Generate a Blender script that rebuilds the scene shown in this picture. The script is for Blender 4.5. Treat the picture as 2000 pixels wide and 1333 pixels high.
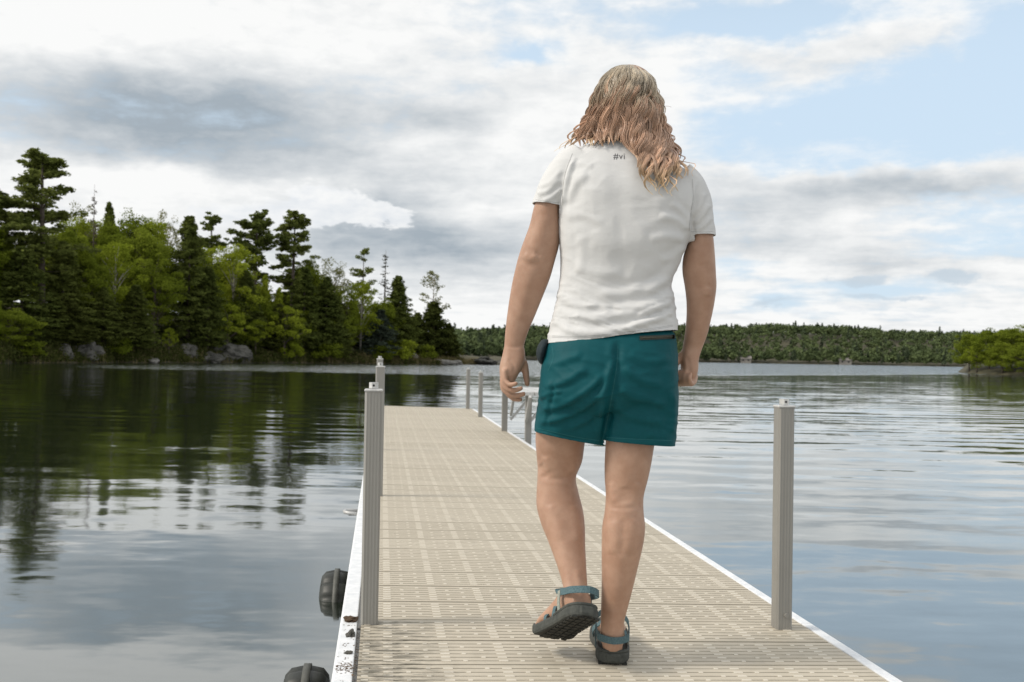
import bpy, bmesh, math, random
import numpy as np
from mathutils import Vector, Matrix, noise as mnoise
from mathutils.bvhtree import BVHTree

for o in list(bpy.data.objects):
    bpy.data.objects.remove(o)
scene = bpy.context.scene
COL = scene.collection
rad = math.radians

# ------------------------------------------------------------------ camera
F = 2000.0                      # focal length in photo pixels (photo is 2000 wide)
CAM = Vector((0, 0, 1.37))
PITCH, ROLL = rad(0.90), rad(0.97)
RC = (Matrix.Rotation(rad(90) + PITCH, 3, 'X') @ Matrix.Rotation(ROLL, 3, 'Z'))
cd = bpy.data.cameras.new('camera')
cd.sensor_width = 36.0
cd.lens = 36.0
cd.clip_end = 20000
cd.clip_start = 0.05
cd.dof.use_dof = True
cd.dof.focus_distance = 3.3
cd.dof.aperture_fstop = 7.0
cam = bpy.data.objects.new('camera', cd)
cam.matrix_world = Matrix.Translation(CAM) @ RC.to_4x4()
COL.objects.link(cam)
scene.camera = cam


def ray(px, py):
    return (RC @ Vector(((px - 1000) / F, (666.5 - py) / F, -1))).normalized()


def at_y(px, py, Y):
    d = ray(px, py)
    return CAM + d * (Y / d.y)


# ------------------------------------------------------------------ node helpers
class S:
    """socket wrapper with arithmetic"""
    tree = None

    def __init__(self, s): self.s = s
    def __add__(a, b): return m_('ADD', a, b)
    __radd__ = __add__
    def __sub__(a, b): return m_('SUBTRACT', a, b)
    def __rsub__(a, b): return m_('SUBTRACT', b, a)
    def __mul__(a, b): return m_('MULTIPLY', a, b)
    __rmul__ = __mul__
    def __truediv__(a, b): return m_('DIVIDE', a, b)
    def __rtruediv__(a, b): return m_('DIVIDE', b, a)


def put(inp, v):
    if isinstance(v, S): S.tree.links.new(v.s, inp)
    else: inp.default_value = v


def node(t, **kw):
    n = S.tree.nodes.new(t)
    for k, v in kw.items(): setattr(n, k, v)
    return n


def m_(op, a, b=None, c=None, clamp=False):
    n = node('ShaderNodeMath', operation=op, use_clamp=clamp)
    put(n.inputs[0], a)
    if b is not None: put(n.inputs[1], b)
    if c is not None: put(n.inputs[2], c)
    return S(n.outputs[0])


def clamp01(a): return m_('ADD', a, 0.0, clamp=True)


def sstep(a, lo, hi, o0=0.0, o1=1.0):
    n = node('ShaderNodeMapRange', interpolation_type='SMOOTHSTEP')
    put(n.inputs[0], a); put(n.inputs[1], lo); put(n.inputs[2], hi); put(n.inputs[3], o0); put(n.inputs[4], o1)
    return S(n.outputs[0])


def noise(vec, scale, detail=4, rough=0.5, out=0, dist=0.0):
    n = node('ShaderNodeTexNoise')
    put(n.inputs['Vector'], vec)
    n.inputs['Scale'].default_value = scale
    n.inputs['Detail'].default_value = detail
    n.inputs['Roughness'].default_value = rough
    n.inputs['Distortion'].default_value = dist
    return S(n.outputs[out])


def comb(x, y, z):
    n = node('ShaderNodeCombineXYZ')
    put(n.inputs[0], x); put(n.inputs[1], y); put(n.inputs[2], z)
    return S(n.outputs[0])


def sep(v):
    n = node('ShaderNodeSeparateXYZ'); put(n.inputs[0], v)
    return S(n.outputs[0]), S(n.outputs[1]), S(n.outputs[2])


def mixc(f, a, b, blend='MIX'):
    n = node('ShaderNodeMix', data_type='RGBA', blend_type=blend)
    put(n.inputs[0], f)
    for i, v in ((6, a), (7, b)):
        if isinstance(v, S): S.tree.links.new(v.s, n.inputs[i])
        else: n.inputs[i].default_value = (*v, 1)
    return S(n.outputs[2])


def mapv(v, scale=(1, 1, 1), loc=(0, 0, 0)):
    n = node('ShaderNodeMapping')
    put(n.inputs[0], v)
    n.inputs['Location'].default_value = loc
    n.inputs['Scale'].default_value = scale
    return S(n.outputs[0])


# ------------------------------------------------------------------ world
SUN_AZ, SUN_EL = rad(-104), rad(40)      # azimuth from +Y towards +X
w = bpy.data.worlds.new('World')
scene.world = w
w.use_nodes = True
S.tree = w.node_tree
w.node_tree.nodes.clear()
sky = node('ShaderNodeTexSky', sky_type='NISHITA')
sky.sun_disc = False
sky.sun_elevation = SUN_EL
sky.sun_rotation = SUN_AZ
sky.air_density = 1.2
sky.dust_density = 2.0
tc = node('ShaderNodeTexCoord')
D = S(tc.outputs['Generated'])
dx, dy_, dz = sep(D)
az = m_('ARCTAN2', dx, dy_)
el = m_('ARCSINE', dz)
zc = m_('ADD', m_('MAXIMUM', dz, 0.0), 0.085)
pl = comb(dx / zc, dy_ / zc, 0.0)                      # flat cloud deck seen in perspective
nA = noise(mapv(pl, (0.62, 0.75, 1), (3.1, 1.7, 0)), 1.0, 7, 0.55)
nB = noise(mapv(pl, (1.6, 2.1, 1), (9.2, 4.4, 0)), 1.0, 8, 0.58)
ae = comb(az, el * 1.8, 0.0)
nC = noise(mapv(ae, (1, 1, 1), (0.3, 7.7, 0)), 11.0, 7, 0.56, out=1)
wr, wg, wb = sep(nC)
nF = noise(mapv(ae, (1, 1.25, 1), (2.3, 1.1, 0)), 30.0, 9, 0.60, dist=0.25)
azw = az + (wr - 0.5) * 0.10
elw = el + (wg - 0.5) * 0.055


def blob(px, py, sx, sy, a=1.0):
    A = math.atan((px - 1000) / F)
    E = math.atan((698 + 0.017 * (px - 1000) - py) / F * math.cos(A))
    u = (azw - A) * (F / sx); v = (elw - E) * (F / sy)
    return m_('EXPONENT', (u * u + v * v) * -1.0) * a


cover = 0.98 + (nA - 0.5) * 1.5 + (nB - 0.5) * 1.2 + (nF - 0.5) * 0.8
for b in ((1020, 105, 60, 22, .75), (1500, 40, 170, 40, .75), (1560, 235, 240, 50, .75), (1900, 220, 220, 80, .8), (1450, 310, 120, 26, .3), (1380, 150, 100, 36, .3), (1750, 310, 200, 20, .35), (1700, 560, 200, 22, .5), (1950, 480, 150, 26, .5), (1960, 60, 110, 60, .6), (2000, -700, 800, 620, .9),
           (1450, 520, 90, 22, .5), (1480, 592, 90, 20, .5), (1900, 420, 120, 22, .3)):
    cover = cover - blob(*b)
for b in ((250, 70, 420, 90, .5), (1100, 200, 230, 60, .35), (1700, 360, 260, 36, .4), (1300, 560, 500, 60, .25), (1600, 100, 260, 36, .5), (800, 470, 300, 90, .8)):
    cover = cover + blob(*b)
cover = sstep(cover, 0.28, 0.98)
shade = 0.90 + (nB - 0.5) * 0.95 + (wb - 0.5) * 0.35 + (nF - 0.5) * 0.60
for b in ((330, 225, 330, 80, .95), (520, 200, 150, 50, .3), (160, 270, 170, 36, .2), (870, 225, 130, 36, .42), (800, 485, 270, 62, .80), (640, 315, 160, 30, .25), (760, 400, 120, 60, .40), (480, 330, 150, 20, .2), (1640, 365, 240, 26, .40),
          (1500, 420, 190, 28, .40), (1850, 375, 150, 20, .40), (1480, 475, 200, 20, .3), (1664, 535, 38, 20, .42), (1850, 540, 52, 17, .42),
          (60, 330, 80, 100, .12), (1750, 500, 260, 14, .30)):
    shade = shade - blob(*b)
for b in ((250, 360, 180, 40, .30), (200, 30, 300, 60, .2), (1000, 620, 400, 30, .15), (1580, 612, 60, 14, .2), (1800, 618, 60, 12, .2)):
    shade = shade + blob(*b)
shade = clamp01(shade)
cloud = mixc(shade, (3.8, 4.4, 4.95), (9.6, 9.65, 9.6))
veil = sstep(el, 0.26, 0.60, 0.80, 0.30)
skyc = mixc(veil, S(sky.outputs[0]), (7.1, 8.75, 10.4))      # thin high veil over the blue
col = mixc(cover, skyc, cloud)
# crisp cumulus heads low in the sky
cum = blob(610, 392, 105, 40) + blob(540, 418, 190, 24) + blob(760, 424, 42, 18, .85) + blob(1580, 612, 70, 14, .6) + blob(1800, 620, 60, 12, .6) + blob(1690, 604, 40, 12, .5)
cumm = sstep(cum + (nF - 0.5) * 1.5 + (wr - 0.5) * 0.5, 0.40, 0.70)
ctop = mixc(clamp01(0.55 + (nF - 0.5) * 2.0 + (el - 0.13) * 4.0), (7.2, 7.7, 8.3), (9.9, 9.9, 9.8))
col = mixc(cumm * 0.92, col, ctop)
dk = blob(1664, 540, 40, 22, 1.1) + blob(1850, 540, 58, 18, 1.1) + blob(1490, 590, 80, 9, .8) + blob(1740, 580, 120, 8, .8)
col = mixc(sstep(dk + (nF - 0.5) * 1.3, 0.40, 0.85) * 0.75, col, (5.6, 6.6, 7.5))
bg = node('ShaderNodeBackground')
put(bg.inputs[0], col)
bg.inputs[1].default_value = 0.10
wo = node('ShaderNodeOutputWorld')
w.node_tree.links.new(bg.outputs[0], wo.inputs[0])

sl = bpy.data.lights.new('sun', 'SUN')
sl.energy = 2.7
sl.angle = rad(14)
sl.color = (1.0, 0.93, 0.83)
sun = bpy.data.objects.new('sun', sl)
sd = Vector((math.sin(SUN_AZ) * math.cos(SUN_EL), math.cos(SUN_AZ) * math.cos(SUN_EL), math.sin(SUN_EL)))
sun.rotation_euler = sd.to_track_quat('Z', 'Y').to_euler()
COL.objects.link(sun)

vs = scene.view_settings
vs.view_transform = 'Standard'
vs.look = 'None'
vs.exposure = 0.0
vs.gamma = 1.0
vs.use_curve_mapping = False
scene.render.engine = 'CYCLES'
scene.cycles.max_bounces = 5
scene.cycles.diffuse_bounces = 2
scene.cycles.glossy_bounces = 2
scene.cycles.transmission_bounces = 3
w.cycles.sampling_method = 'MANUAL'
w.cycles.sample_map_resolution = 512


# ------------------------------------------------------------------ materials
def material(name, build):
    m = bpy.data.materials.new(name)
    m.use_nodes = True
    S.tree = m.node_tree
    m.node_tree.nodes.clear()
    out = node('ShaderNodeOutputMaterial')
    sh = build()
    m.node_tree.links.new(sh.s, out.inputs[0])
    return m


def principled(color, rough=0.6, normal=None, **kw):
    n = node('ShaderNodeBsdfPrincipled')
    if isinstance(color, S): put(n.inputs['Base Color'], color)
    else: n.inputs['Base Color'].default_value = (*color, 1)
    put(n.inputs['Roughness'], rough)
    if normal is not None: put(n.inputs['Normal'], normal)
    for k, v in kw.items(): put(n.inputs[k], v)
    return S(n.outputs[0])


def bump(h, strength=0.3, dist=0.01):
    n = node('ShaderNodeBump')
    n.inputs['Strength'].default_value = strength
    n.inputs['Distance'].default_value = dist
    put(n.inputs['Height'], h)
    return S(n.outputs[0])


def objco(): return S(node('ShaderNodeTexCoord').outputs['Object'])
def poso(): return S(node('ShaderNodeNewGeometry').outputs['Position'])
def rnd(): return S(node('ShaderNodeObjectInfo').outputs['Random'])


def mat_noise(name, c0, c1, scale, rough=0.7, bs=0.3, bd=0.01, detail=6, pos=False, **kw):
    def b():
        v = poso() if pos else objco()
        n = noise(v, scale, detail, 0.6)
        c = mixc(sstep(n, 0.3, 0.7), c0, c1)
        return principled(c, rough, bump(n, bs, bd) if bs else None, **kw)
    return material(name, b)


def mat_leaf(name, dark, light, trans=0.35):
    def b():
        v = poso()
        n = noise(v, 0.55, 4, 0.6)
        n2 = noise(v, 3.1, 2, 0.6)
        r = rnd()
        f = clamp01((n - 0.5) * 1.3 + (n2 - 0.5) * 1.2 + r * 0.45 + 0.22)
        c = mixc(f, dark, light)
        d = node('ShaderNodeBsdfDiffuse'); put(d.inputs[0], c)
        t = node('ShaderNodeBsdfTranslucent'); put(t.inputs[0], c)
        mx = node('ShaderNodeMixShader'); mx.inputs[0].default_value = trans
        S.tree.links.new(d.outputs[0], mx.inputs[1]); S.tree.links.new(t.outputs[0], mx.inputs[2])
        return S(mx.outputs[0])
    return material(name, b)


MAT = {}
MAT['pine'] = mat_leaf('pine_needles', (0.095, 0.122, 0.030), (0.205, 0.232, 0.060), 0.35)
MAT['spruce'] = mat_leaf('spruce_needles', (0.074, 0.098, 0.024), (0.175, 0.200, 0.050), 0.35)
MAT['bluespruce'] = mat_leaf('grey_spruce_needles', (0.040, 0.055, 0.040), (0.085, 0.105, 0.075), 0.2)
MAT['cedar'] = mat_leaf('cedar_foliage', (0.055, 0.070, 0.018), (0.130, 0.145, 0.038), 0.35)
MAT['leaf'] = mat_leaf('broad_leaves', (0.110, 0.148, 0.016), (0.240, 0.285, 0.036), 0.45)
MAT['bright'] = mat_leaf('spring_leaves', (0.185, 0.235, 0.022), (0.340, 0.385, 0.046), 0.45)
MAT['pale'] = mat_leaf('pale_leaves', (0.150, 0.160, 0.060), (0.270, 0.270, 0.120), 0.4)
MAT['deadtw'] = mat_leaf('dead_twigs', (0.075, 0.060, 0.042), (0.150, 0.120, 0.085), 0.1)
MAT['greytw'] = mat_leaf('grey_lichen_twigs', (0.120, 0.125, 0.105), (0.210, 0.210, 0.180), 0.1)
MAT['under'] = mat_leaf('undergrowth_leaves', (0.030, 0.044, 0.012), (0.105, 0.115, 0.034), 0.3)
MAT['farwood'] = mat_leaf('far_wood_foliage', (0.034, 0.050, 0.018), (0.085, 0.105, 0.032), 0.2)
MAT['bark'] = mat_noise('bark', (0.055, 0.042, 0.032), (0.13, 0.105, 0.085), 3.0, 0.9, 0.6, 0.05)
MAT['birchbark'] = mat_noise('birch_bark', (0.22, 0.20, 0.17), (0.48, 0.45, 0.40), 2.0, 0.8, 0.3, 0.02)
MAT['rock'] = mat_noise('lichen_rock', (0.038, 0.038, 0.032), (0.130, 0.126, 0.112), 0.9, 0.9, 0.8, 0.25, 9, pos=True)
MAT['rockpale'] = mat_noise('pale_rock', (0.13, 0.125, 0.11), (0.27, 0.26, 0.24), 1.4, 0.9, 0.7, 0.1, 9, pos=True)
MAT['soil'] = mat_noise('forest_soil', (0.030, 0.030, 0.014), (0.085, 0.075, 0.040), 0.35, 0.95, 0.6, 0.2, 8, pos=True)


def b_water():
    p = poso()
    x, y, z = sep(p)
    def sl(scl, loc, amp, det=2.0):
        c = noise(mapv(p, scl, loc), 1.0, det, 0.5, out=1)
        r, g, b = sep(c)
        return (r - 0.5) * amp, (g - 0.5) * amp
    # wind patches
    pt = noise(mapv(p, (0.05, 0.11, 1), (2, 5, 0)), 1.0, 3, 0.55)
    pt2 = noise(mapv(p, (0.35, 0.8, 1), (7, 1, 0)), 1.0, 3, 0.55)
    calm = sstep(pt + (pt2 - 0.5) * 0.6, 0.40, 0.66)
    # wind-ruffled open water further out, sheltered near the left shore
    edge = 74.0 + m_('MAXIMUM', x, 0.0) * 1.1 + (noise(mapv(p, (0.03, 0.0, 0)), 1.0, 4, 0.6) - 0.5) * 14.0
    far = sstep(y - edge, -4.0, 9.0) * sstep(x + y * 0.47, -6.0, 8.0)
    a1, b1 = sl((0.55, 2.1, 1), (0, 0, 0), 1.0)
    a2, b2 = sl((0.07, 0.34, 1), (4, 8, 0), 1.0)
    a3, b3 = sl((2.3, 5.5, 1), (1, 3, 0), 1.0, 3)
    a4, b4 = sl((9.0, 16.0, 1), (5, 2, 0), 1.0, 2)
    k1 = 0.040 + calm * 0.045
    k3 = 0.030 + calm * 0.060
    nx = a1 * k1 * 0.5 + a2 * 0.012 + a3 * k3 * 0.7 + a4 * 0.02 * calm + a3 * far * 0.8
    ny = b1 * k1 + b2 * 0.034 + b3 * k3 + b4 * 0.02 * calm + b3 * far * 1.5 - far * 0.05
    # low wake rolling in from the open lake
    wn = noise(mapv(p, (0.06, 0.16, 1), (3, 9, 0)), 1.0, 3, 0.5)
    wk = m_('SINE', y * 5.6 + x * 0.35 + wn * 24.0)
    wz = sstep(y, 5.0, 10.0) * sstep(y, 45.0, 22.0) * sstep(noise(mapv(p, (0.09, 0.13, 1), (1, 2, 0)), 1.0, 2, 0.5), 0.38, 0.60)
    ny = ny + wk * wz * (0.006 + pt2 * 0.030)
    nrm = comb(nx, ny, 1.0)
    nn = node('ShaderNodeVectorMath', operation='NORMALIZE'); put(nn.inputs[0], nrm)
    N_ = S(nn.outputs[0])
    fr = node('ShaderNodeFresnel'); fr.inputs[0].default_value = 1.333; put(fr.inputs[1], N_)
    fac = m_('POWER', S(fr.outputs[0]), 0.50)
    df = node('ShaderNodeBsdfDiffuse'); df.inputs[0].default_value = (0.012, 0.017, 0.010, 1)
    gl = node('ShaderNodeBsdfGlossy'); gl.inputs['Roughness'].default_value = 0.055; gl.inputs['Color'].default_value = (0.93, 0.95, 0.95, 1); put(gl.inputs['Normal'], N_)
    mx = node('ShaderNodeMixShader'); put(mx.inputs[0], fac)
    S.tree.links.new(df.outputs[0], mx.inputs[1]); S.tree.links.new(gl.outputs[0], mx.inputs[2])
    return S(mx.outputs[0])


MAT['water'] = material('lake_water', b_water)


def b_deck(light):
    def b():
        o = poso()
        loc = S(node('ShaderNodeTexCoord').outputs['Object'])
        x, y, z = sep(loc)
        n = noise(o, 14.0, 6, 0.65)
        nf = noise(mapv(loc, (6, 90, 1)), 1.0, 4, 0.6)
        r = rnd()
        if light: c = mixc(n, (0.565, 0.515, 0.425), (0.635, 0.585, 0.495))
        else: c = mixc(clamp01((n - 0.5) * 1.6 + 0.35 + (r - 0.5) * 0.5), (0.445, 0.394, 0.308), (0.540, 0.484, 0.388))
        # mildew along the left ends of the nearest planks
        px_, py_, pz_ = sep(o)
        near = sstep(py_, 3.45, 3.60, 1.0, 0.0)
        left = sstep(x + (n - 0.5) * 0.25, 0.08, 0.34, 1.0, 0.0)
        st = sstep(noise(mapv(loc, (10, 42, 1)), 1.0, 7, 0.7) + (r - 0.5) * 0.05, 0.44, 0.60) * near * left
        c = mixc(st * 0.80, c, (0.085, 0.078, 0.058))
        gr = sstep(noise(mapv(o, (7, 9, 1)), 1.0, 6, 0.7), 0.56, 0.72)
        c = mixc(gr * 0.22, c, (0.20, 0.18, 0.14))
        return principled(c, 0.62, bump(nf, 0.15, 0.002))
    return b


MAT['plank'] = material('tan_deck_plastic', b_deck(False))
MAT['bridge'] = material('pale_deck_bars', b_deck(True))  # small bars across the slots, a paler tan than the slats
MAT['trim'] = mat_noise('white_painted_aluminium', (0.66, 0.68, 0.70), (0.80, 0.81, 0.82), 22.0, 0.45, 0.05, 0.002)
MAT['beam'] = mat_noise('mill_aluminium', (0.42, 0.42, 0.41), (0.55, 0.55, 0.54), 9.0, 0.45, 0.05, 0.002, Metallic=0.3)


def b_post():
    o = objco()
    n = noise(mapv(o, (60, 60, 1.5)), 1.0, 5, 0.6)
    n2 = noise(o, 7.0, 5, 0.6)
    c = mixc(clamp01(n * 0.7 + n2 * 0.5 - 0.1), (0.225, 0.218, 0.198), (0.320, 0.312, 0.288))
    return principled(c, 0.5, bump(n, 0.06, 0.002), Metallic=0.25)


MAT['post'] = material('grey_post_aluminium', b_post)
MAT['cap'] = mat_noise('cast_post_cap', (0.46, 0.46, 0.45), (0.62, 0.62, 0.60), 60.0, 0.5, 0.3, 0.003, Metallic=0.3)
MAT['dark'] = mat_noise('dark_hole', (0.02, 0.02, 0.02), (0.03, 0.03, 0.03), 9.0, 0.8, 0)
MAT['wheel'] = mat_noise('dark_moulded_plastic', (0.016, 0.018, 0.015), (0.040, 0.043, 0.035), 7.0, 0.5, 0.2, 0.004)
MAT['wheelband'] = mat_noise('worn_moulded_plastic', (0.055, 0.057, 0.048), (0.09, 0.09, 0.078), 20.0, 0.55, 0.2, 0.004)
MAT['debris'] = mat_noise('leaf_litter', (0.06, 0.035, 0.018), (0.20, 0.13, 0.075), 60.0, 0.95, 0.8, 0.01)
MAT['gravelly'] = mat_noise('grey_droppings', (0.06, 0.06, 0.05), (0.22, 0.21, 0.18), 80.0, 0.95, 0.8, 0.01)
MAT['cottage'] = mat_noise('cottage_boards', (0.16, 0.15, 0.13), (0.24, 0.22, 0.20), 0.8, 0.8, 0)
MAT['croof'] = mat_noise('cottage_shingles', (0.17, 0.15, 0.14), (0.24, 0.22, 0.20), 0.8, 0.8, 0)


# ------------------------------------------------------------------ object helpers
def mesh_of(name, verts, faces, mats, smooth=False, midx=None):
    me = bpy.data.meshes.new(name)
    if isinstance(verts, np.ndarray) and isinstance(faces, np.ndarray):
        nv, nf, k = len(verts), len(faces), faces.shape[1]
        me.vertices.add(nv)
        me.vertices.foreach_set('co', np.ascontiguousarray(verts, np.float32).ravel())
        me.loops.add(nf * k)
        me.loops.foreach_set('vertex_index', np.ascontiguousarray(faces, np.int32).ravel())
        me.polygons.add(nf)
        me.polygons.foreach_set('loop_start', np.arange(0, nf * k, k, dtype=np.int32))
        me.update(calc_edges=True)
    else:
        me.from_pydata([tuple(v) for v in verts], [], [tuple(f) for f in faces])
        me.update()
    for m in (mats if isinstance(mats, (list, tuple)) else [mats]):
        me.materials.append(MAT[m] if isinstance(m, str) else m)
    if midx is not None: me.polygons.foreach_set('material_index', np.asarray(midx, np.int32))
    if smooth: me.polygons.foreach_set('use_smooth', np.ones(len(me.polygons), bool))
    return me


def add(name, me, parent=None, loc=None, rot=None, scale=None):
    o = bpy.data.objects.new(name, me)
    COL.objects.link(o)
    if parent is not None: o.parent = parent
    if loc is not None: o.location = loc
    if rot is not None: o.rotation_euler = rot
    if scale is not None: o.scale = scale
    return o


def tag(o, label, cat, group=None):
    o['label'] = label
    o['category'] = cat
    if group: o['group'] = group
    return o


class MB:
    def __init__(s): s.v = []; s.f = []; s.m = []
    def box(s, x0, x1, y0, y1, z0, z1, mi=0, skip=''):
        b = len(s.v)
        s.v += [(x0, y0, z0), (x1, y0, z0), (x1, y1, z0), (x0, y1, z0), (x0, y0, z1), (x1, y0, z1), (x1, y1, z1), (x0, y1, z1)]
        fs = [(0, 3, 2, 1), (4, 5, 6, 7), (0, 1, 5, 4), (1, 2, 6, 5), (2, 3, 7, 6), (3, 0, 4, 7)]
        for i, f in enumerate(fs):
            if i == 0 and 'b' in skip: continue
            s.f.append(tuple(b + k for k in f)); s.m.append(mi)
        return s
    def prism(s, ring0, ring1, mi=0, caps=True):
        b = len(s.v); n = len(ring0)
        s.v += [tuple(p) for p in ring0] + [tuple(p) for p in ring1]
        for i in range(n):
            j = (i + 1) % n
            s.f.append((b + i, b + j, b + n + j, b + n + i)); s.m.append(mi)
        if caps:
            s.f.append(tuple(b + i for i in reversed(range(n)))); s.m.append(mi)
            s.f.append(tuple(b + n + i for i in range(n))); s.m.append(mi)
        return s
    def bar(s, p, q, w, h, mi=0, up=(0, 0, 1)):
        p, q = Vector(p), Vector(q)
        t = (q - p).normalized(); a = t.cross(Vector(up))
        if a.length < 1e-4: a = t.cross(Vector((0, 1, 0)))
        a.normalize(); c = a.cross(t).normalized()
        r = [(-1, -1), (1, -1), (1, 1), (-1, 1)]
        return s.prism([p + a * (w / 2 * i) + c * (h / 2 * j) for i, j in r], [q + a * (w / 2 * i) + c * (h / 2 * j) for i, j in r], mi)
    def tube(s, pts, radii, n=8, mi=0):
        pts = [Vector(p) for p in pts]
        b = len(s.v)
        prev = None
        for i, p in enumerate(pts):
            t = (pts[min(i + 1, len(pts) - 1)] - pts[max(i - 1, 0)]).normalized()
            if prev is None:
                a = t.cross(Vector((0.3, 1, 0.2))).normalized()
            else:
                a = (prev - t * prev.dot(t)).normalized()
            prev = a
            c = t.cross(a)
            for k in range(n):
                th = 2 * math.pi * k / n
                s.v.append(tuple(p + (a * math.cos(th) + c * math.sin(th)) * radii[i]))
        for i in range(len(pts) - 1):
            for k in range(n):
                j = (k + 1) % n
                s.f.append((b + i * n + k, b + i * n + j, b + (i + 1) * n + j, b + (i + 1) * n + k)); s.m.append(mi)
        s.f.append(tuple(b + k for k in reversed(range(n)))); s.m.append(mi)
        s.f.append(tuple(b + (len(pts) - 1) * n + k for k in range(n))); s.m.append(mi)
        return s
    def mesh(s, name, mats, smooth=False): return mesh_of(name, s.v, s.f, mats, smooth, s.m)


def bevel_mod(o, wdt, seg=2):
    m = o.modifiers.new('bevel', 'BEVEL'); m.width = wdt; m.segments = seg; m.limit_method = 'ANGLE'
    return o

# ================================================================== SETTING
def interp(x, xs, ys): return float(np.interp(x, xs, ys))


def structure(o): o['kind'] = 'structure'; return o


def water_mesh():
    R = 5000.0
    return mesh_of('water', np.array([(-R, -400, 0), (R, -400, 0), (R, R, 0), (-R, R, 0)], float), np.array([[0, 1, 2, 3]]), 'water')


structure(add('lake_water', water_mesh()))
structure(add('lake_bed', mesh_of('lake_bed', np.array([(-5000, -400, -6), (5000, -400, -6), (5000, 5000, -6), (-5000, 5000, -6)], float), np.array([[0, 1, 2, 3]]), 'soil')))

SHX = [-700, -100, 0, 300, 600, 800, 900, 990]
SHD = [84, 100, 105, 124, 146, 160, 168, 176]


def dirxy(px):
    d = ray(px, 698 + 0.017 * (px - 1000))
    l = math.hypot(d.x, d.y)
    return d.x / l, d.y / l


def gz_left(px, s):
    top = interp(px, [-1480, -1300, -700, 0, 600, 780, 860, 920, 990], [-4, 0.5, 9, 8, 6.5, 4.0, 2.4, 1.5, 0.9])
    back = interp(px, [-700, 700, 800, 880, 990], [400, 400, 60, 26, 12])
    if s < 0: return s * 0.4
    h = top * (1 - math.exp(-s / 22.0)) + min(s, 3.0) * 0.22
    if s > back: h -= (s - back) * 0.25
    h += 0.5 * mnoise.noise(Vector((px * 0.03, s * 0.12, 0))) * min(1, s / 4)
    return h


def polar_sheet(name, pxs, ss, shore, gz, mat):
    V, Fc = [], []
    for i, px in enumerate(pxs):
        ux, uy = dirxy(px)
        r0 = shore(px)
        for s in ss:
            V.append((ux * (r0 + s), uy * (r0 + s), gz(px, s)))
    n = len(ss)
    for i in range(len(pxs) - 1):
        for k in range(n - 1):
            Fc.append((i * n + k, (i + 1) * n + k, (i + 1) * n + k + 1, i * n + k + 1))
    return structure(add(name, mesh_of(name, np.array(V), np.array(Fc), mat, True)))


def shore_left(px): return interp(px, SHX, SHD) + 2.2 * mnoise.noise(Vector((px * 0.02, 3.3, 0)))


polar_sheet('wooded_bank', np.arange(-1500, 1001, 8.0), [-6, -2, -.6, 0, .4, .9, 1.6, 2.6, 4, 6, 9, 13, 18, 25, 35, 50, 75, 110, 160], shore_left, gz_left, 'soil')


def shore_far(px): return interp(px, [700, 900, 1000, 1200, 1400, 2000, 2600], [380, 430, 470, 600, 700, 745, 760])


def gz_far(px, s):
    top = interp(px, [700, 900, 1000, 1200, 1500, 1650, 1780, 1900, 2100, 2600], [6, 7, 10, 17, 23, 22, 18.5, 18.5, 20, 19])
    if s < 0: return s * 0.2
    t = min(1, s / 190.0)
    return 5.0 * min(1, max(0, (s - 200) / 60.0)) + top * t * t * (3 - 2 * t) + 0.8 * min(1, s / 3) + 1.6 * mnoise.noise(Vector((px * 0.01, s * 0.02, 9))) * min(1, s / 30)


polar_sheet('far_hills', np.arange(700, 2601, 20.0), [-20, -3, 0, 3, 10, 25, 45, 70, 100, 140, 190, 260, 400, 700], shore_far, gz_far, 'soil')


def shore_isl(px): return interp(px, [1866, 1880, 1920, 2100, 2400], [190, 181, 172, 160, 155])


def gz_isl(px, s):
    e = min(1, max(0, (px - 1866) / 25.0))
    if s < 0: return s * 0.4
    h = 1.6 * (1 - math.exp(-s / 6)) * e
    if s > 45: h -= (s - 45) * 0.2
    return h - (1 - e) * 0.5


polar_sheet('wooded_point', np.arange(1866, 2401, 8.0), [-4, -1, 0, .6, 1.5, 3, 6, 12, 20, 30, 45, 60], shore_isl, gz_isl, 'soil')


def spot(px, s, shore, gz):
    ux, uy = dirxy(px)
    r = shore(px) + s
    return Vector((ux * r, uy * r, gz(px, s)))


# ------------------------------------------------------------------ foliage generators
def quads(rng, cen, size, upbias=0.0):
    n = len(cen)
    nr = rng.normal(size=(n, 3)); nr[:, 2] += upbias
    nr /= np.linalg.norm(nr, axis=1)[:, None]
    t = rng.normal(size=(n, 3))
    a = np.cross(nr, t); a /= np.linalg.norm(a, axis=1)[:, None] + 1e-9
    b = np.cross(nr, a)
    s = (size * rng.uniform(0.6, 1.3, n))[:, None]
    asp = rng.uniform(0.45, 0.8, n)[:, None]
    v = np.stack([cen - a * s, cen - b * s * asp, cen + a * s, cen + b * s * asp], 1).reshape(-1, 3)
    f = np.arange(4 * n).reshape(-1, 4)
    return v, f


def ell(rng, n, c, r, shell=0.45):
    d = rng.normal(size=(n, 3)); d /= np.linalg.norm(d, axis=1)[:, None]
    k = rng.uniform(shell, 1.0, n) ** 0.6
    return np.asarray(c) + d * k[:, None] * np.asarray(r)


def limb_pts(p, q, sag=0.0, n=4):
    p, q = Vector(p), Vector(q)
    return [p.lerp(q, i / n) + Vector((0, 0, sag * math.sin(math.pi * i / n))) for i in range(n + 1)]


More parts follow.
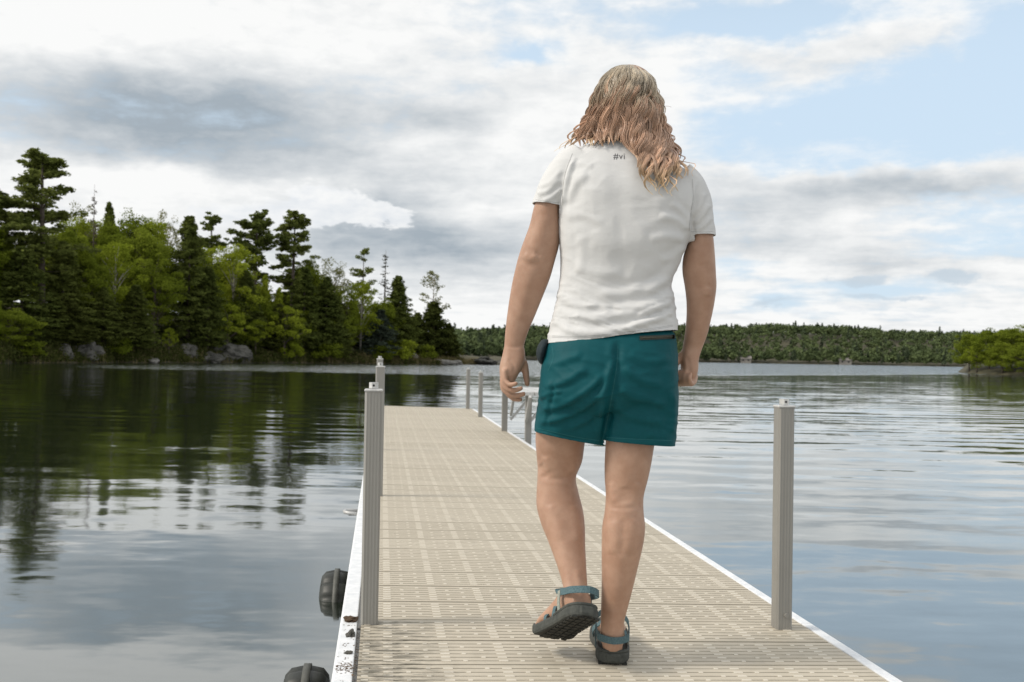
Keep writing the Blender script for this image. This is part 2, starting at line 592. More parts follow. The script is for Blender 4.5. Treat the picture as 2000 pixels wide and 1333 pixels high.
def make_white_pine(seed, H=22.0, lo=0.28, spread=4.4, sparse=1.0, flat=0.42):
    rng = np.random.default_rng(seed)
    tr = MB()
    lean = rng.uniform(-.4, .4, 2)
    tr.tube([(lean[0] * (k / 8) ** 2, lean[1] * (k / 8) ** 2, H * k / 8 * 0.985 - (0.6 if k == 0 else 0)) for k in range(9)], [0.32 * (1 - k / 8.6) + 0.03 for k in range(9)], 8)
    cen = []
    z = lo * H
    gap = rng.uniform(0, 6.28)
    while z < H * 0.985:
        t = (z - lo * H) / (H * (1 - lo))
        prof = spread * (min(1, 0.45 + 1.4 * t)) * (1 - t) ** 0.62 + 0.35
        nb = int(rng.integers(3, 6))
        for k in range(nb):
            if rng.random() > 0.86 * sparse: continue
            a = rng.uniform(0, 6.283)
            L = prof * rng.uniform(0.5, 1.12)
            tip = (math.cos(a) * L, math.sin(a) * L, z + L * (0.12 + 0.55 * t) + rng.normal(0, .25))
            tr.tube(limb_pts((0, 0, z), tip, -0.06 * L, 3), [0.07, 0.05, 0.035, 0.015], 4)
            for q in (0.42, 0.62, 0.82, 1.0):
                if L * q < 0.25: continue
                c = np.array(tip) * q + np.array((0, 0, z)) * (1 - q) + rng.normal(0, 0.25, 3)
                r = (0.36 + 0.12 * L) * rng.uniform(.7, 1.25) * (1.15 - 0.35 * q)
                cen.append(ell(rng, int(58 * sparse), c + (0, 0, 0.1), (r * 1.15, r * 1.15, r * flat + .12), 0.1))
        z += rng.uniform(0.55, 1.25) * (1.25 - 0.45 * t)
    cen.append(ell(rng, 60, (lean[0], lean[1], H - 0.5), (0.3, 0.3, 0.7), 0.1))
    v, f = quads(rng, np.concatenate(cen), 0.19, 0.5)
    return v, f, tr


def make_spruce(seed, H=15.0, spread=2.5, lo=0.05, step=0.34, sparse=1.0, size=0.15, droop=0.22):
    rng = np.random.default_rng(seed)
    tr = MB()
    tr.tube([(0, 0, -0.5), (0, 0, H * .5), (0, 0, H * 0.99)], [0.2, 0.11, 0.015], 7)
    cen = []
    z = lo * H
    while z < H * 0.985:
        t = (z / H - lo) / (1 - lo)
        for k in range(8):
            if rng.random() > sparse: continue
            a = rng.uniform(0, 6.283)
            L = (spread * (1 - t) ** 0.85 * min(1, .55 + 3 * t) + 0.12) * rng.uniform(0.55, 1.18)
            if sparse < 0.75: tr.tube(limb_pts((0, 0, z), (math.cos(a) * L, math.sin(a) * L, z - L * droop), 0, 2), [.035, .025, .01], 3)
            for q in (0.4, 0.7, 0.98):
                c = (math.cos(a) * L * q, math.sin(a) * L * q, z - L * q * droop + 0.05)
                r = 0.16 + 0.13 * L
                cen.append(ell(rng, max(3, int(15 * sparse)), c, (r, r, 0.28), 0.1))
        z += step * rng.uniform(0.7, 1.3)
    v, f = quads(rng, np.concatenate(cen), size, 0.3)
    return v, f, tr


def make_broadleaf(seed, H=14.0, rx=0.30, rz=0.40, cz=0.58, nclump=100, ncard=125, size=0.135, clump=0.95, wide=1.0):
    rng = np.random.default_rng(seed)
    tr = MB()
    top = H * 0.72
    tr.tube([(0, 0, -0.5), (0.15, 0.1, H * .3), (0.05, -.1, top)], [0.2, 0.14, 0.04], 7)
    cen = []
    for k in range(nclump):
        d = rng.normal(size=3); d /= np.linalg.norm(d)
        q = rng.uniform(0.25, 1.0) ** 0.5
        wz = 1 - 0.35 * max(0, d[2])
        c = np.array((d[0] * rx * H * q * wz * wide, d[1] * rx * H * q * wz, cz * H + d[2] * rz * H * q))
        c += rng.normal(0, 0.35, 3)
        c[2] = min(c[2], H - 0.5)
        r = clump * rng.uniform(0.55, 1.15)
        cen.append(ell(rng, int(ncard * rng.uniform(0.6, 1.2)), c, (r, r, r * 0.72), 0.25))
        if k % 3 == 0:
            zb = min(top, max(H * .18, c[2] - H * .22))
            tr.tube(limb_pts((0.08, 0, zb), c, 0.2, 3), [0.07, 0.05, 0.03, 0.012], 4)
    v, f = quads(rng, np.concatenate(cen), size, 0.3)
    return v, f, tr


def make_sparse(seed, H=13.0):
    rng = np.random.default_rng(seed)
    tr = MB()
    tr.tube([(0, 0, -0.5), (.25, 0, H * .4), (.1, .1, H * .75), (.5, 0, H)], [0.13, 0.09, 0.05, 0.012], 6)
    cen = []
    for k in range(34):
        z = H * rng.uniform(.38, .98)
        a = rng.uniform(0, 6.283)
        L = rng.uniform(.6, 2.2) * (1.25 - z / H)+.3
        tip = Vector((math.cos(a) * L, math.sin(a) * L, z + L * rng.uniform(.5, 1.1)))
        tr.tube(limb_pts((.15, 0, z), tip, .05, 3), [.035, .025, .016, .008], 4)
        for q in (.5, .8, 1.0):
            cen.append(ell(rng, 9, Vector((.15, 0, z)).lerp(tip, q), (.34, .34, .30), .1))
    v, f = quads(rng, np.concatenate(cen), 0.13, 0.2)
    return v, f, tr


def make_tuft_pine(seed, H=18.0):
    rng = np.random.default_rng(seed)
    tr = MB()
    tr.tube([(0, 0, -0.5), (.1, 0, H * .5), (0, .1, H * .985)], [0.22, 0.15, 0.03], 7)
    cen = []
    for k in range(30):
        t = rng.uniform(0, 1)
        z = H * (.50 + .48 * t)
        a = rng.uniform(0, 6.283)
        L = (2.9 * (1 - t) ** .7 + .35) * rng.uniform(.5, 1.1)
        tip = Vector((math.cos(a) * L, math.sin(a) * L, z + L * .25))
        tr.tube(limb_pts((0, 0, z), tip, -.1, 3), [.05, .035, .025, .012], 4)
        for q in (.65, 1.0):
            cen.append(ell(rng, 44, Vector((0, 0, z)).lerp(tip, q), (.55, .55, .38), .15))
    v, f = quads(rng, np.concatenate(cen), 0.17, 0.3)
    return v, f, tr


def make_snag(seed, H=14.0, twigs=True):
    rng = np.random.default_rng(seed)
    tr = MB()
    tr.tube([(0, 0, -0.5), (.05, 0, H * .5), (0, .05, H)], [0.16, 0.09, 0.012], 6)
    cen = []
    for k in range(70):
        z = H * rng.uniform(.25, .96)
        a = rng.uniform(0, 6.283)
        L = (1.5 * (1 - z / H) + .15) * rng.uniform(.4, 1.1)
        tip = Vector((math.cos(a) * L, math.sin(a) * L, z - .25 * L))
        tr.tube(limb_pts((0, 0, z), tip, .05, 2), [.025, .018, .007], 3)
        cen.append(ell(rng, 9, Vector((0, 0, z)).lerp(tip, .7), (.22, .22, .12), .1))
    v, f = quads(rng, np.concatenate(cen), 0.09, 0.2)
    return v, f, tr


def make_shrub(seed, H=2.6):
    rng = np.random.default_rng(seed)
    tr = MB()
    cen = []
    for k in range(26):
        a = rng.uniform(0, 6.283); L = rng.uniform(.1, 1.3)
        z = H * rng.uniform(.2, .9) * (1 - .25 * L / 1.3)
        tip = Vector((math.cos(a) * L, math.sin(a) * L, z))
        if k % 2 == 0: tr.tube(limb_pts((0, 0, -.1), tip, 0, 2), [.03, .02, .01], 4)
        cen.append(ell(rng, 80, tip, (.5, .5, .4), .15))
    v, f = quads(rng, np.concatenate(cen), 0.11, 0.2)
    return v, f, tr


PROTO = {}


def proto(key, gen, leaf, bark='bark', **kw):
    v, f, tr = gen(**kw)
    cr = mesh_of(key + '_crown', v, f, leaf)
    tk = tr.mesh(key + '_trunk', bark, True)
    PROTO[key] = (cr, tk, v[:, 2].max(), np.percentile(np.hypot(v[:, 0], v[:, 1]), 96))


proto('wp0', make_white_pine, 'pine', seed=11)
proto('wp1', make_white_pine, 'pine', seed=12, H=20, lo=0.35, spread=3.9)
proto('wp2', make_white_pine, 'pine', seed=14, H=20, lo=0.4, spread=3.2, flat=.4)
proto('wpsp', make_white_pine, 'pine', seed=15, H=18, lo=0.45, spread=2.2, sparse=.62)
proto('sp0', make_spruce, 'spruce', seed=21)
proto('sp1', make_spruce, 'spruce', seed=22, spread=3.1, droop=.12)
proto('sp2', make_spruce, 'spruce', seed=23, H=12, spread=1.7)
proto('bs0', make_spruce, 'bluespruce', seed=24, H=10, spread=2.2)
proto('ce0', make_spruce, 'cedar', seed=25, H=9, spread=2.0, droop=-.25, step=.26)
proto('ce1', make_spruce, 'cedar', seed=26, H=10, spread=1.7, droop=-.3, step=.26)
proto('la0', make_spruce, 'bright', seed=27, H=9, spread=1.6, step=.3, droop=-.1)
proto('bl0', make_broadleaf, 'leaf', seed=31)
proto('bl1', make_broadleaf, 'leaf', seed=32, rx=.25, rz=.42, nclump=110)
proto('bl2', make_broadleaf, 'bright', 'birchbark', seed=33, rx=.24, rz=.43)
proto('bl3', make_broadleaf, 'bright', seed=34, H=9, rx=.34, rz=.34, cz=.6, nclump=42, ncard=80, clump=.75, size=.15)
proto('bl4', make_broadleaf, 'pale', 'birchbark', seed=35, rx=.25, rz=.36, cz=.62, nclump=54, ncard=70, clump=1.0)
proto('bl5', make_broadleaf, 'leaf', seed=36, H=10, rx=.40, rz=.44, cz=.50, nclump=105, ncard=120)
proto('ba0', make_sparse, 'pale', 'birchbark', seed=41)
proto('tp0', make_tuft_pine, 'pine', seed=51)
proto('sn0', make_snag, 'deadtw', seed=61)
proto('sn1', make_snag, 'greytw', seed=62)
proto('sh0', make_shrub, 'leaf', seed=71)
proto('sh1', make_shrub, 'bright', seed=72)
NAME = dict(wp='white_pine_tree', sp='spruce_tree', bs='spruce_tree', ce='cedar_tree', la='larch_tree', bl='broadleaf_tree', ba='birch_tree', tp='red_pine_tree', sn='dead_tree', sh='shore_shrub')
TR = random.Random(4)


def plant(key, px, ytop, wpx, s, label, cat='tree', group=None, zone='L'):
    sh, gz = (shore_left, gz_left) if zone == 'L' else (shore_isl, gz_isl)
    p = spot(px, s, sh, gz)
    d = ray(px, ytop)
    top = CAM + d * (math.hypot(p.x, p.y) / math.hypot(d.x, d.y))
    h = max(1.0, top.z - p.z)
    cr, tk, ph, pr = PROTO[key]
    wid = wpx * p.y / F / 2
    sc = (wid / pr, wid / pr, h / ph)
    e = add(NAME[key[:2]], None, None, p, (0, 0, TR.uniform(0, 6.28)), sc)
    e.empty_display_size = 0.3
    tag(e, label, cat, group)
    add('trunk', tk, e)
    add('crown', cr, e)
    return e


# named trees: proto, x, top y, width, metres behind the shore, label
TREES = [
 ('wp0', 78, 294, 165, 9, 'tallest white pine rising over the left wood with layered flat branches'),
 ('wp1', -6, 362, 130, 12, 'tall pine cut by the left edge of the photo'),
 ('sn0', 178, 372, 24, 20, 'thin brown dead spire right of the tallest pine'),
 ('bl4', 152, 392, 80, 30, 'pale budding crown just left of the brown dead spire'),
 ('sp2', 208, 393, 46, 26, 'dark pointed top between brown spire and broad green crowns'),
 ('bl1', 248, 404, 110, 16, 'broad green leafy crown right of the brown dead spire'),
 ('bl4', 322, 407, 66, 30, 'pale thin crown on the skyline left of the dark wide conifer'),
 ('bl2', 292, 424, 92, 14, 'bright green leafy tree left of the dark wide conifer'),
 ('sp1', 366, 420, 112, 6, 'dark wide spruce standing above the rock outcrop'),
 ('wpsp', 410, 414, 56, 18, 'thin open pine with sparse branches right of dark wide spruce'),
 ('wp1', 494, 408, 96, 14, 'left one of the two tall dark pines at mid wood'),
 ('wp2', 569, 409, 84, 12, 'right one of the two tall dark pines against grey cloud'),
 ('bl2', 452, 474, 112, 8, 'bright yellow-green crown below the left of the twin pines'),
 ('la0', 515, 536, 34, 6, 'small bright pointed larch under the twin pines'),
 ('la0', 543, 560, 34, 4, 'shorter of the two bright pointed larches'),
 ('bl1', 604, 498, 66, 9, 'green leafy crown just right of the twin pines'),
 ('bl4', 650, 500, 84, 10, 'pale olive rounded crown right of the twin pines'),
 ('tp0', 706, 484, 56, 10, 'tufted red pine with open top at the wood end'),
 ('sn1', 749, 497, 34, 7, 'grey half-dead spruce with bare twiggy top'),
 ('bl2', 704, 548, 74, 5, 'bright green poplar below the tufted red pine'),
 ('sp0', 776, 538, 78, 5, 'dark pointed spruce right of the grey half-dead one'),
 ('bs0', 742, 604, 76, 2.5, 'low grey-blue spruce at foot of the bright poplar'),
 ('sp1', 815, 610, 60, 8, 'low dark spruce filling the gap before the bare birch'),
 ('ba0', 842, 528, 60, 7, 'slender half-bare birch standing alone against white sky'),
 ('ce0', 846, 588, 72, 5, 'dark bushy cedar below the half-bare birch'),
 ('ce1', 876, 632, 46, 4, 'last dark cedar at the tip of the wood'),
 ('bl3', 556, 596, 96, 1.2, 'small vivid yellow-green maple spreading over the water edge'),
 ('bl3', 444, 590, 84, 2.2, 'small vivid maple above the right rock outcrop'),
 ('bl3', 500, 622, 66, 1.8, 'vivid low leafy sapling between the two small maples'),
 ('bl3', 330, 640, 36, 1.6, 'thin light green sapling beside the pale boulder'),
 ('bl5', 18, 600, 110, 2.5, 'low spreading green tree at the left edge shore'),
 ('sp1', 120, 470, 110, 7, 'dark spruce right below the tallest pine'),
 ('sp1', 40, 480, 120, 5, 'dark spruce in the lower left corner of the wood'),
 ('bl1', 160, 472, 110, 7, 'green leafy tree below the brown dead spire'),
 ('bl2', 224, 470, 104, 6, 'bright leafy tree in the middle of the left wood'),
 ('bl0', 300, 486, 110, 6, 'rounded green tree leaning to the dark wide spruce'),
 ('sp0', 262, 556, 84, 2.8, 'dark spruce low at the shore between the rock outcrops'),
 ('sp1', 200, 560, 84, 3.0, 'dark low spruce above the left rock outcrop'),
 ('sp0', 404, 520, 78, 3.4, 'dark narrow spruce above the right rock outcrop'),
 ('sp0', 592, 520, 80, 4, 'dark spruce under the green crown right of twin pines'),
 ('sp1', 636, 540, 92, 3, 'broad dark spruce under the pale olive crown'),
 ('sp0', 478, 528, 70, 4.5, 'dark spruce under the left of the twin pines'),
 ('bl0', 676, 560, 60, 4, 'olive leafy tree left of the bright poplar'),
 ('sp2', 660, 600, 50, 1.6, 'small dark spruce at the shore left of grey-blue spruce'),
 ('sh1', 788, 662, 56, 1.2, 'round bright green shrub at shore right of grey-blue spruce'),
 ('sh0', 742, 672, 60, 1.0, 'dull green shrub beside the round bright one'),
 ('sh0', 640, 668, 70, 1.0, 'low green shrub at the water under broad dark spruce'),
 ('sh0', 225, 655, 60, 1.2, 'dark green shrub right of the left rock outcrop'),
 ('sh1', 566, 668, 52, 0.7, 'light green shrub under the small spreading maple'),
 ('sh0', 60, 664, 80, 1.0, 'low shrub at the shore in the left corner'),
 ('sh0', 832, 672, 50, 2.2, 'grey-green shrub at the root of the low rocky spit'),
]
for t in TREES:
    plant(t[0], t[1], t[2], t[3], t[4], t[5], 'shrub' if t[0][:2] == 'sh' else 'tree')
SKYL = ([-1300, -700, -300, -100, 0, 40, 110, 140, 200, 240, 330, 370, 440, 480, 620, 660, 700, 760, 800, 860, 890],
        [520, 400, 380, 390, 400, 410, 420, 410, 415, 425, 425, 440, 470, 490, 515, 520, 560, 570, 610, 640, 660])
# the other trees of the wood, described by the landmark trees they stand beside
MARKS = [(-6, 'tall pine at the photo edge'), (78, 'tallest white pine'), (178, 'brown dead spire'), (366, 'dark wide spruce'), (494, 'left twin pine'), (569, 'right twin pine'), (706, 'tufted red pine'), (776, 'spruce beside the grey half-dead tree')]
ORD = ['nearest', 'second', 'third', 'fourth', 'fifth', 'sixth', 'seventh', 'eighth', 'ninth', 'tenth']
FILL = []
for i in range(66):
    px = TR.uniform(-60, 800)
    s = TR.uniform(10, 40)
    k = TR.choice(['sp0', 'bl1', 'bl0', 'bl2', 'bl1', 'sp1', 'bl2'])
    yt = interp(px, *SKYL) + TR.uniform(4, 75)
    FILL.append((k, px, yt, TR.uniform(70, 100) if k[:2] == 'sp' else TR.uniform(90, 120), s, 'dark spruce' if k[:2] == 'sp' else 'bright leafy tree' if k == 'bl2' else 'green leafy tree', 'inside the wood'))
for i in range(30):
    px = TR.uniform(-40, 800)
    k = TR.choice(['sp1', 'bl5', 'ce1', 'bl5', 'ce0'])
    s = TR.uniform(3.0, 7.0)
    FILL.append((k, px, TR.uniform(570, 625), TR.uniform(60, 90), s, 'low leafy tree' if k == 'bl5' else 'low dark spruce' if k == 'sp1' else 'low cedar', 'near the shore'))
BUCK = {}
for t in FILL:
    mk_ = min(MARKS, key=lambda q: abs(q[0] - t[1]))
    BUCK.setdefault((t[5], t[6], mk_, 'left' if t[1] < mk_[0] else 'right'), []).append(t)
for (kind, where, mk_, side), L_ in BUCK.items():
    L_.sort(key=lambda t: abs(t[1] - mk_[0]))
    for n_, t in enumerate(L_):
        lb = ('%s %s %s of the %s, %s' % (ORD[n_], kind, side, mk_[1], where)) if len(L_) > 1 else '%s just %s of the %s, %s' % (kind, side, mk_[1], where)
        plant(t[0], t[1], t[2], t[3], t[4], lb, 'tree', 'trees ' + where)
# wood continues out of frame to the left
for i in range(22):
    px = TR.uniform(-1250, -80)
    plant(TR.choice(['sp1', 'bl1', 'wp1', 'bl0']), px, interp(px, *SKYL) + TR.uniform(-10, 90), 120, TR.uniform(4, 20), 'tree of the wood left of the photo edge', 'tree', 'trees beyond the left edge')

for (k, px, yt, wp, s, lb) in [
 ('bl5', 1893, 646, 64, 1.5, 'leftmost yellow-green tree of the right-hand point'),
 ('bl5', 1932, 640, 84, 4, 'second leafy tree of the right-hand point'),
 ('bl5', 1975, 634, 90, 6, 'leafy tree of the right-hand point near the photo edge'),
 ('bl0', 2020, 630, 100, 8, 'green tree of the right-hand point cut by the photo edge'),
 ('bl5', 1958, 664, 70, 1.0, 'low leafy tree at the water on the right-hand point'),
 ('bl3', 1908, 674, 56, 0.8, 'small bright bush at the waterline of the right-hand point'),
 ('bl5', 2006, 668, 84, 1.0, 'low tree at the waterline under the photo edge'),
 ('bl0', 2080, 632, 120, 9, 'tree of the right-hand point beyond the photo edge')]:
    plant(k, px, yt, wp, s, lb, 'tree', None, 'I')

# ------------------------------------------------------------------ rocks
def rock_mesh(seed, mat, sub=4, rough=0.34):
    bm = bmesh.new()
    bmesh.ops.create_icosphere(bm, subdivisions=sub, radius=1)
    o = Vector((seed * 3.7, seed * 1.3, seed * 7.1))
    for v in bm.verts:
        n = v.co.normalized()
        k = 1 + rough * mnoise.noise(n * 1.3 + o) + 0.22 * mnoise.noise(n * 3.1 + o) + 0.10 * mnoise.noise(n * 8.0 + o)
        c = mnoise.cell(n * 2.2 + o) * 0.14
        v.co = n * (k + c)
    me = bpy.data.meshes.new('rock'); bm.to_mesh(me); bm.free()
    me.materials.append(MAT[mat])
    return me


def rock(px, py0, py1, wpx, s, seed, mat, label, depth=0.7):
    p = spot(px, s, shore_left, gz_left)
    k = p.y / F
    py0 += (py1 - py0) * .36
    h = (py1 - py0) * k
    a = at_y(px, (py0 + py1) / 2, p.y)
    tag(add('rock', rock_mesh(seed, mat), None, a, (0, TR.uniform(-.15, .15), TR.uniform(0, 6)), (wpx * k / 2, wpx * k / 2 * depth, h / 2)), label, 'rock')


rock(158, 640, 712, 84, 2.4, 1, 'rock', 'large grey rock outcrop on left shore under dark low spruce')
rock(128, 652, 712, 40, 1.6, 2, 'rock', 'slanting grey slab left of the large rock outcrop')
rock(192, 636, 712, 40, 4.0, 8, 'rock', 'grey rock face behind the large left outcrop')
rock(368, 652, 712, 52, 2.4, 3, 'rock', 'left half of the broken grey outcrop below dark wide spruce')
rock(446, 645, 714, 88, 2.6, 4, 'rock', 'large rounded grey outcrop under the small vivid maple')
rock(410, 672, 714, 60, 1.2, 5, 'rock', 'low grey rock between the two halves of the outcrop')
rock(478, 668, 714, 36, 1.6, 6, 'rock', 'grey rock at the right foot of the rounded outcrop')
rock(296, 692, 711, 30, 0.3, 7, 'rockpale', 'small pale boulder sitting at the waterline')
rock(940, 690, 722, 110, 3.0, 9, 'rock', 'long low bare rock forming the tip of the spit', 0.5)
rock(872, 694, 718, 60, 0.8, 10, 'rockpale', 'pale flat rock at the water along the spit', 0.5)
rock(976, 697, 722, 44, 1.5, 12, 'rock', 'last low rock hump at the spit end behind the hand', 0.5)
rock(806, 683, 705, 30, 3.0, 11, 'rockpale', 'pale rock among shrubs at the root of the spit')

# undergrowth on the bank, and reeds at the water: nobody could count it
rng = np.random.default_rng(5)
C = []
for i in range(3000):
    px = rng.uniform(-120, 905)
    s = rng.uniform(0.1, 3.2) if rng.random() < .75 else rng.uniform(3, 14)
    p = spot(px, s, shore_left, gz_left)
    r = rng.uniform(.3, .85) * (0.7 if px > 800 else 1)
    C.append(ell(rng, 26, (p.x, p.y, p.z + r * .45), (r, r, r * .7), .1))
v, f = quads(rng, np.concatenate(C), 0.13, 0.3)
o = add('undergrowth', mesh_of('undergrowth', v, f, 'under')); o['kind'] = 'stuff'
tag(o, 'mixed green and straw undergrowth along the left shore', 'undergrowth')
V = []
for i in range(5200):
    px = rng.uniform(640, 935) if rng.random() < .6 else rng.uniform(-50, 640)
    p = spot(px, rng.uniform(-0.1, 2.5), shore_left, gz_left)
    h = rng.uniform(.35, .95); wv = .03; l = rng.normal(0, .14, 2); a = rng.uniform(0, 3.14)
    cx, sx = math.cos(a) * wv, math.sin(a) * wv
    z = max(p.z, -0.1)
    V += [(p.x - cx, p.y - sx, z), (p.x + cx, p.y + sx, z), (p.x + cx * .3 + l[0], p.y + sx * .3 + l[1], z + h), (p.x - cx * .3 + l[0], p.y - sx * .3 + l[1], z + h)]
MAT['reed'] = mat_leaf('dry_reeds', (0.15, 0.13, 0.06), (0.30, 0.25, 0.13), 0.3)
o = add('shore_grass', mesh_of('shore_grass', np.array(V), np.arange(len(V)).reshape(-1, 4), 'reed')); o['kind'] = 'stuff'
tag(o, 'straw coloured grass and reeds along the left waterline', 'grass')

# far wood: reads as one mass
def far_leaf(name, d, l):
    def b():
        v = poso()
        n = noise(v, 0.10, 3, 0.6); n2 = noise(v, 0.7, 3, 0.6)
        c = mixc(clamp01((n - .5) * 2.2 + (n2 - .5) * 1.2 + .5), d, l)
        return principled(c, 0.95, Specular_IOR_Level=0.0) if False else principled(c, 0.95)
    return material(name, b)


MAT['far_con'] = far_leaf('far_conifers', (0.036, 0.054, 0.026), (0.070, 0.096, 0.044))
MAT['far_dec'] = far_leaf('far_broadleaf', (0.050, 0.076, 0.026), (0.112, 0.146, 0.050))


def far_wood(name, mat, n, cone, seed, label):
    rng = np.random.default_rng(seed)
    base = []
    for k in range(5):
        if cone:
            m = 110; t = rng.uniform(0.12, 1, m) ** .8; a = rng.uniform(0, 6.283, m); r = .24 * (1.03 - t) * rng.uniform(.5, 1.15, m)
            base.append(np.stack([np.cos(a) * r, np.sin(a) * r, t], 1))
        else:
            base.append(np.concatenate([ell(rng, 16, ell(rng, 1, (0, 0, .6), (.24, .24, .30), .5)[0], (.17, .17, .14), .3) for _ in range(6)]))
    C, Z = [], []
    for i in range(n):
        px = rng.uniform(860, 2560) if rng.random() < .85 else rng.uniform(880, 1400)
        q_ = rng.random(); s = rng.uniform(0.5, 12) if q_ < .22 else rng.uniform(150, 225) if q_ < .5 else rng.uniform(5, 225)
        p = spot(px, s, shore_far, gz_far)
        h = rng.uniform(8, 12) * (.95 if cone else .9) * (0.75 if s < 8 else 1)
        if cone and rng.random() < .08: h *= 1.25
        C.append(base[i % 5] * h + np.array(p)); 
    v, f = quads(rng, np.concatenate(C), 0.78, 0.4)
    o = add(name, mesh_of(name, v, f, mat)); o['kind'] = 'stuff'
    tag(o, label, 'forest')


far_wood('far_forest', 'far_con', 480, True, 81, 'dark conifer forest covering the hills across the lake')
far_wood('far_forest', 'far_dec', 3300, False, 82, 'lighter broadleaf woodland mixed over the hills across the lake')


def cottage(px, s, wm, label):
    p = spot(px, s, shore_far, gz_far)
    e = add('cottage', None, None, p, (0, 0, rad(-8)))
    tag(e, label, 'cottage')
    a = wm / 2
    add('wall', MB().box(-a, a, -2.5, 2.5, -1, 2.6).mesh('wall', 'cottage'), e)
    m = MB(); m.prism([(-a - .4, -3, 2.5), (-a - .4, 3, 2.5), (-a - .4, 0, 4.3)], [(a + .4, -3, 2.5), (a + .4, 3, 2.5), (a + .4, 0, 4.3)])
    add('roof', m.mesh('roof', 'croof'), e)
    for x in (-a * .5, a * .5): add('window', MB().box(x - .6, x + .6, -2.56, -2.5, .9, 2.0).mesh('window', 'dark'), e)
    add('door', MB().box(-.45, .45, -2.55, -2.5, -.2, 1.9).mesh('door', 'croof'), e)


cottage(1456, 2, 7, 'small grey cottage at far waterline left of the right near post')
cottage(1650, 2, 8, 'low pale cottage at far waterline right of the right near post')

# ================================================================== DOCK
HD = 0.92
U = ray(747, 685)
NV = U.cross(ray(1747, 725)).normalized()
if NV.z < 0: NV.negate()
RV = U.cross(NV).normalized()
OD = CAM - NV * HD + RV * 0.040
MD = Matrix(((RV.x, U.x, NV.x, OD.x), (RV.y, U.y, NV.y, OD.y), (RV.z, U.z, NV.z, OD.z), (0, 0, 0, 1)))


def deck(a, b, c=0.0): return OD + RV * a + U * b + NV * c


def on_deck(px, py, c=0.0):
    d = ray(px, py)
    return CAM + d * ((OD + NV * c - CAM).dot(NV) / d.dot(NV))


dock = add('dock', None)
dock.matrix_world = MD
tag(dock, 'long tan slatted lake dock with white edge rails leading to open water', 'dock')
PA0, PA1, PW = -0.072, 1.488, 0.2515


def plank_mesh():
    m = MB()
    nb, slot = 7, 0.0062
    W = PW - 0.009
    bw = (W - 6 * slot) / nb
    for i in range(nb):
        y = i * (bw + slot)
        m.box(0, PA1 - PA0, y, y + bw, -0.030, 0, 0)
    L = PA1 - PA0
    P = L / 9.0
    bw2 = 0.0105
    for i in range(nb - 1):
        y = i * (bw + slot) + bw
        xs = [(0.02, bw2)]
        for k in range(9):
            xs.append(((k + .5) * P, bw2 * 1.35))
            xs.append(((k + .5) * P + (P / 3 if i % 2 == 0 else 2 * P / 3), bw2 * .62))
        for x, hw_ in xs:
            if x > L - .03: continue
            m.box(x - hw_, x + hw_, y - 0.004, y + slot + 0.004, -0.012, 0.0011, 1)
    # end caps tie the slats together
    m.box(-0.001, 0.008, 0.001, W - 0.001, -0.028, -0.0015, 0); m.box(L - 0.008, L + 0.001, 0.001, W - .001, -0.028, -0.0015, 0)
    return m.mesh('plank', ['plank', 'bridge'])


PLM = plank_mesh()
BR = [-2.546, 0.502, 3.55, 6.598, 9.646, 12.19, 14.22, 17.27]
for i in range(len(BR) - 1):
    b0, b1 = BR[i], BR[i + 1]
    L = b1 - b0
    fr = MB()
    for x in (-0.10, 0.32, 0.71, 1.10, 1.47):
        fr.box(x, x + 0.05, 0.012, L - 0.012, -0.15, -0.036)
    for y in (0.014, L / 2, L - 0.064): fr.box(-0.048, 1.468, y, y + 0.05, -0.14, -0.04)
    f = add('section_frame', fr.mesh('section_frame', 'beam'), dock, (0, b0, 0))
    for nm, x0, x1 in (('left', -0.140, -0.086), ('right', 1.500, 1.540)):
        t = MB().box(x0, x1, 0.0015, L - 0.0015, -0.155, -0.004)
        if nm == 'left': t.box(x0 - .004, x1 - 0.03, 0.004, L - .004, -0.020, -0.0085)
        bevel_mod(add('side_rail', t.mesh('side_rail', 'trim'), f), 0.004)
    n = int(round(L / 0.254))
    for k in range(n):
        q = add('plank', PLM, f, (PA0, k * L / n + 0.001, TR.uniform(-.0008, .0008)))
    jb = add('joint_strip', MB().box(-.07, 1.48, -0.005, 0.0035, -.03, -.0035).mesh('joint_strip', 'trim'), f) if i else None


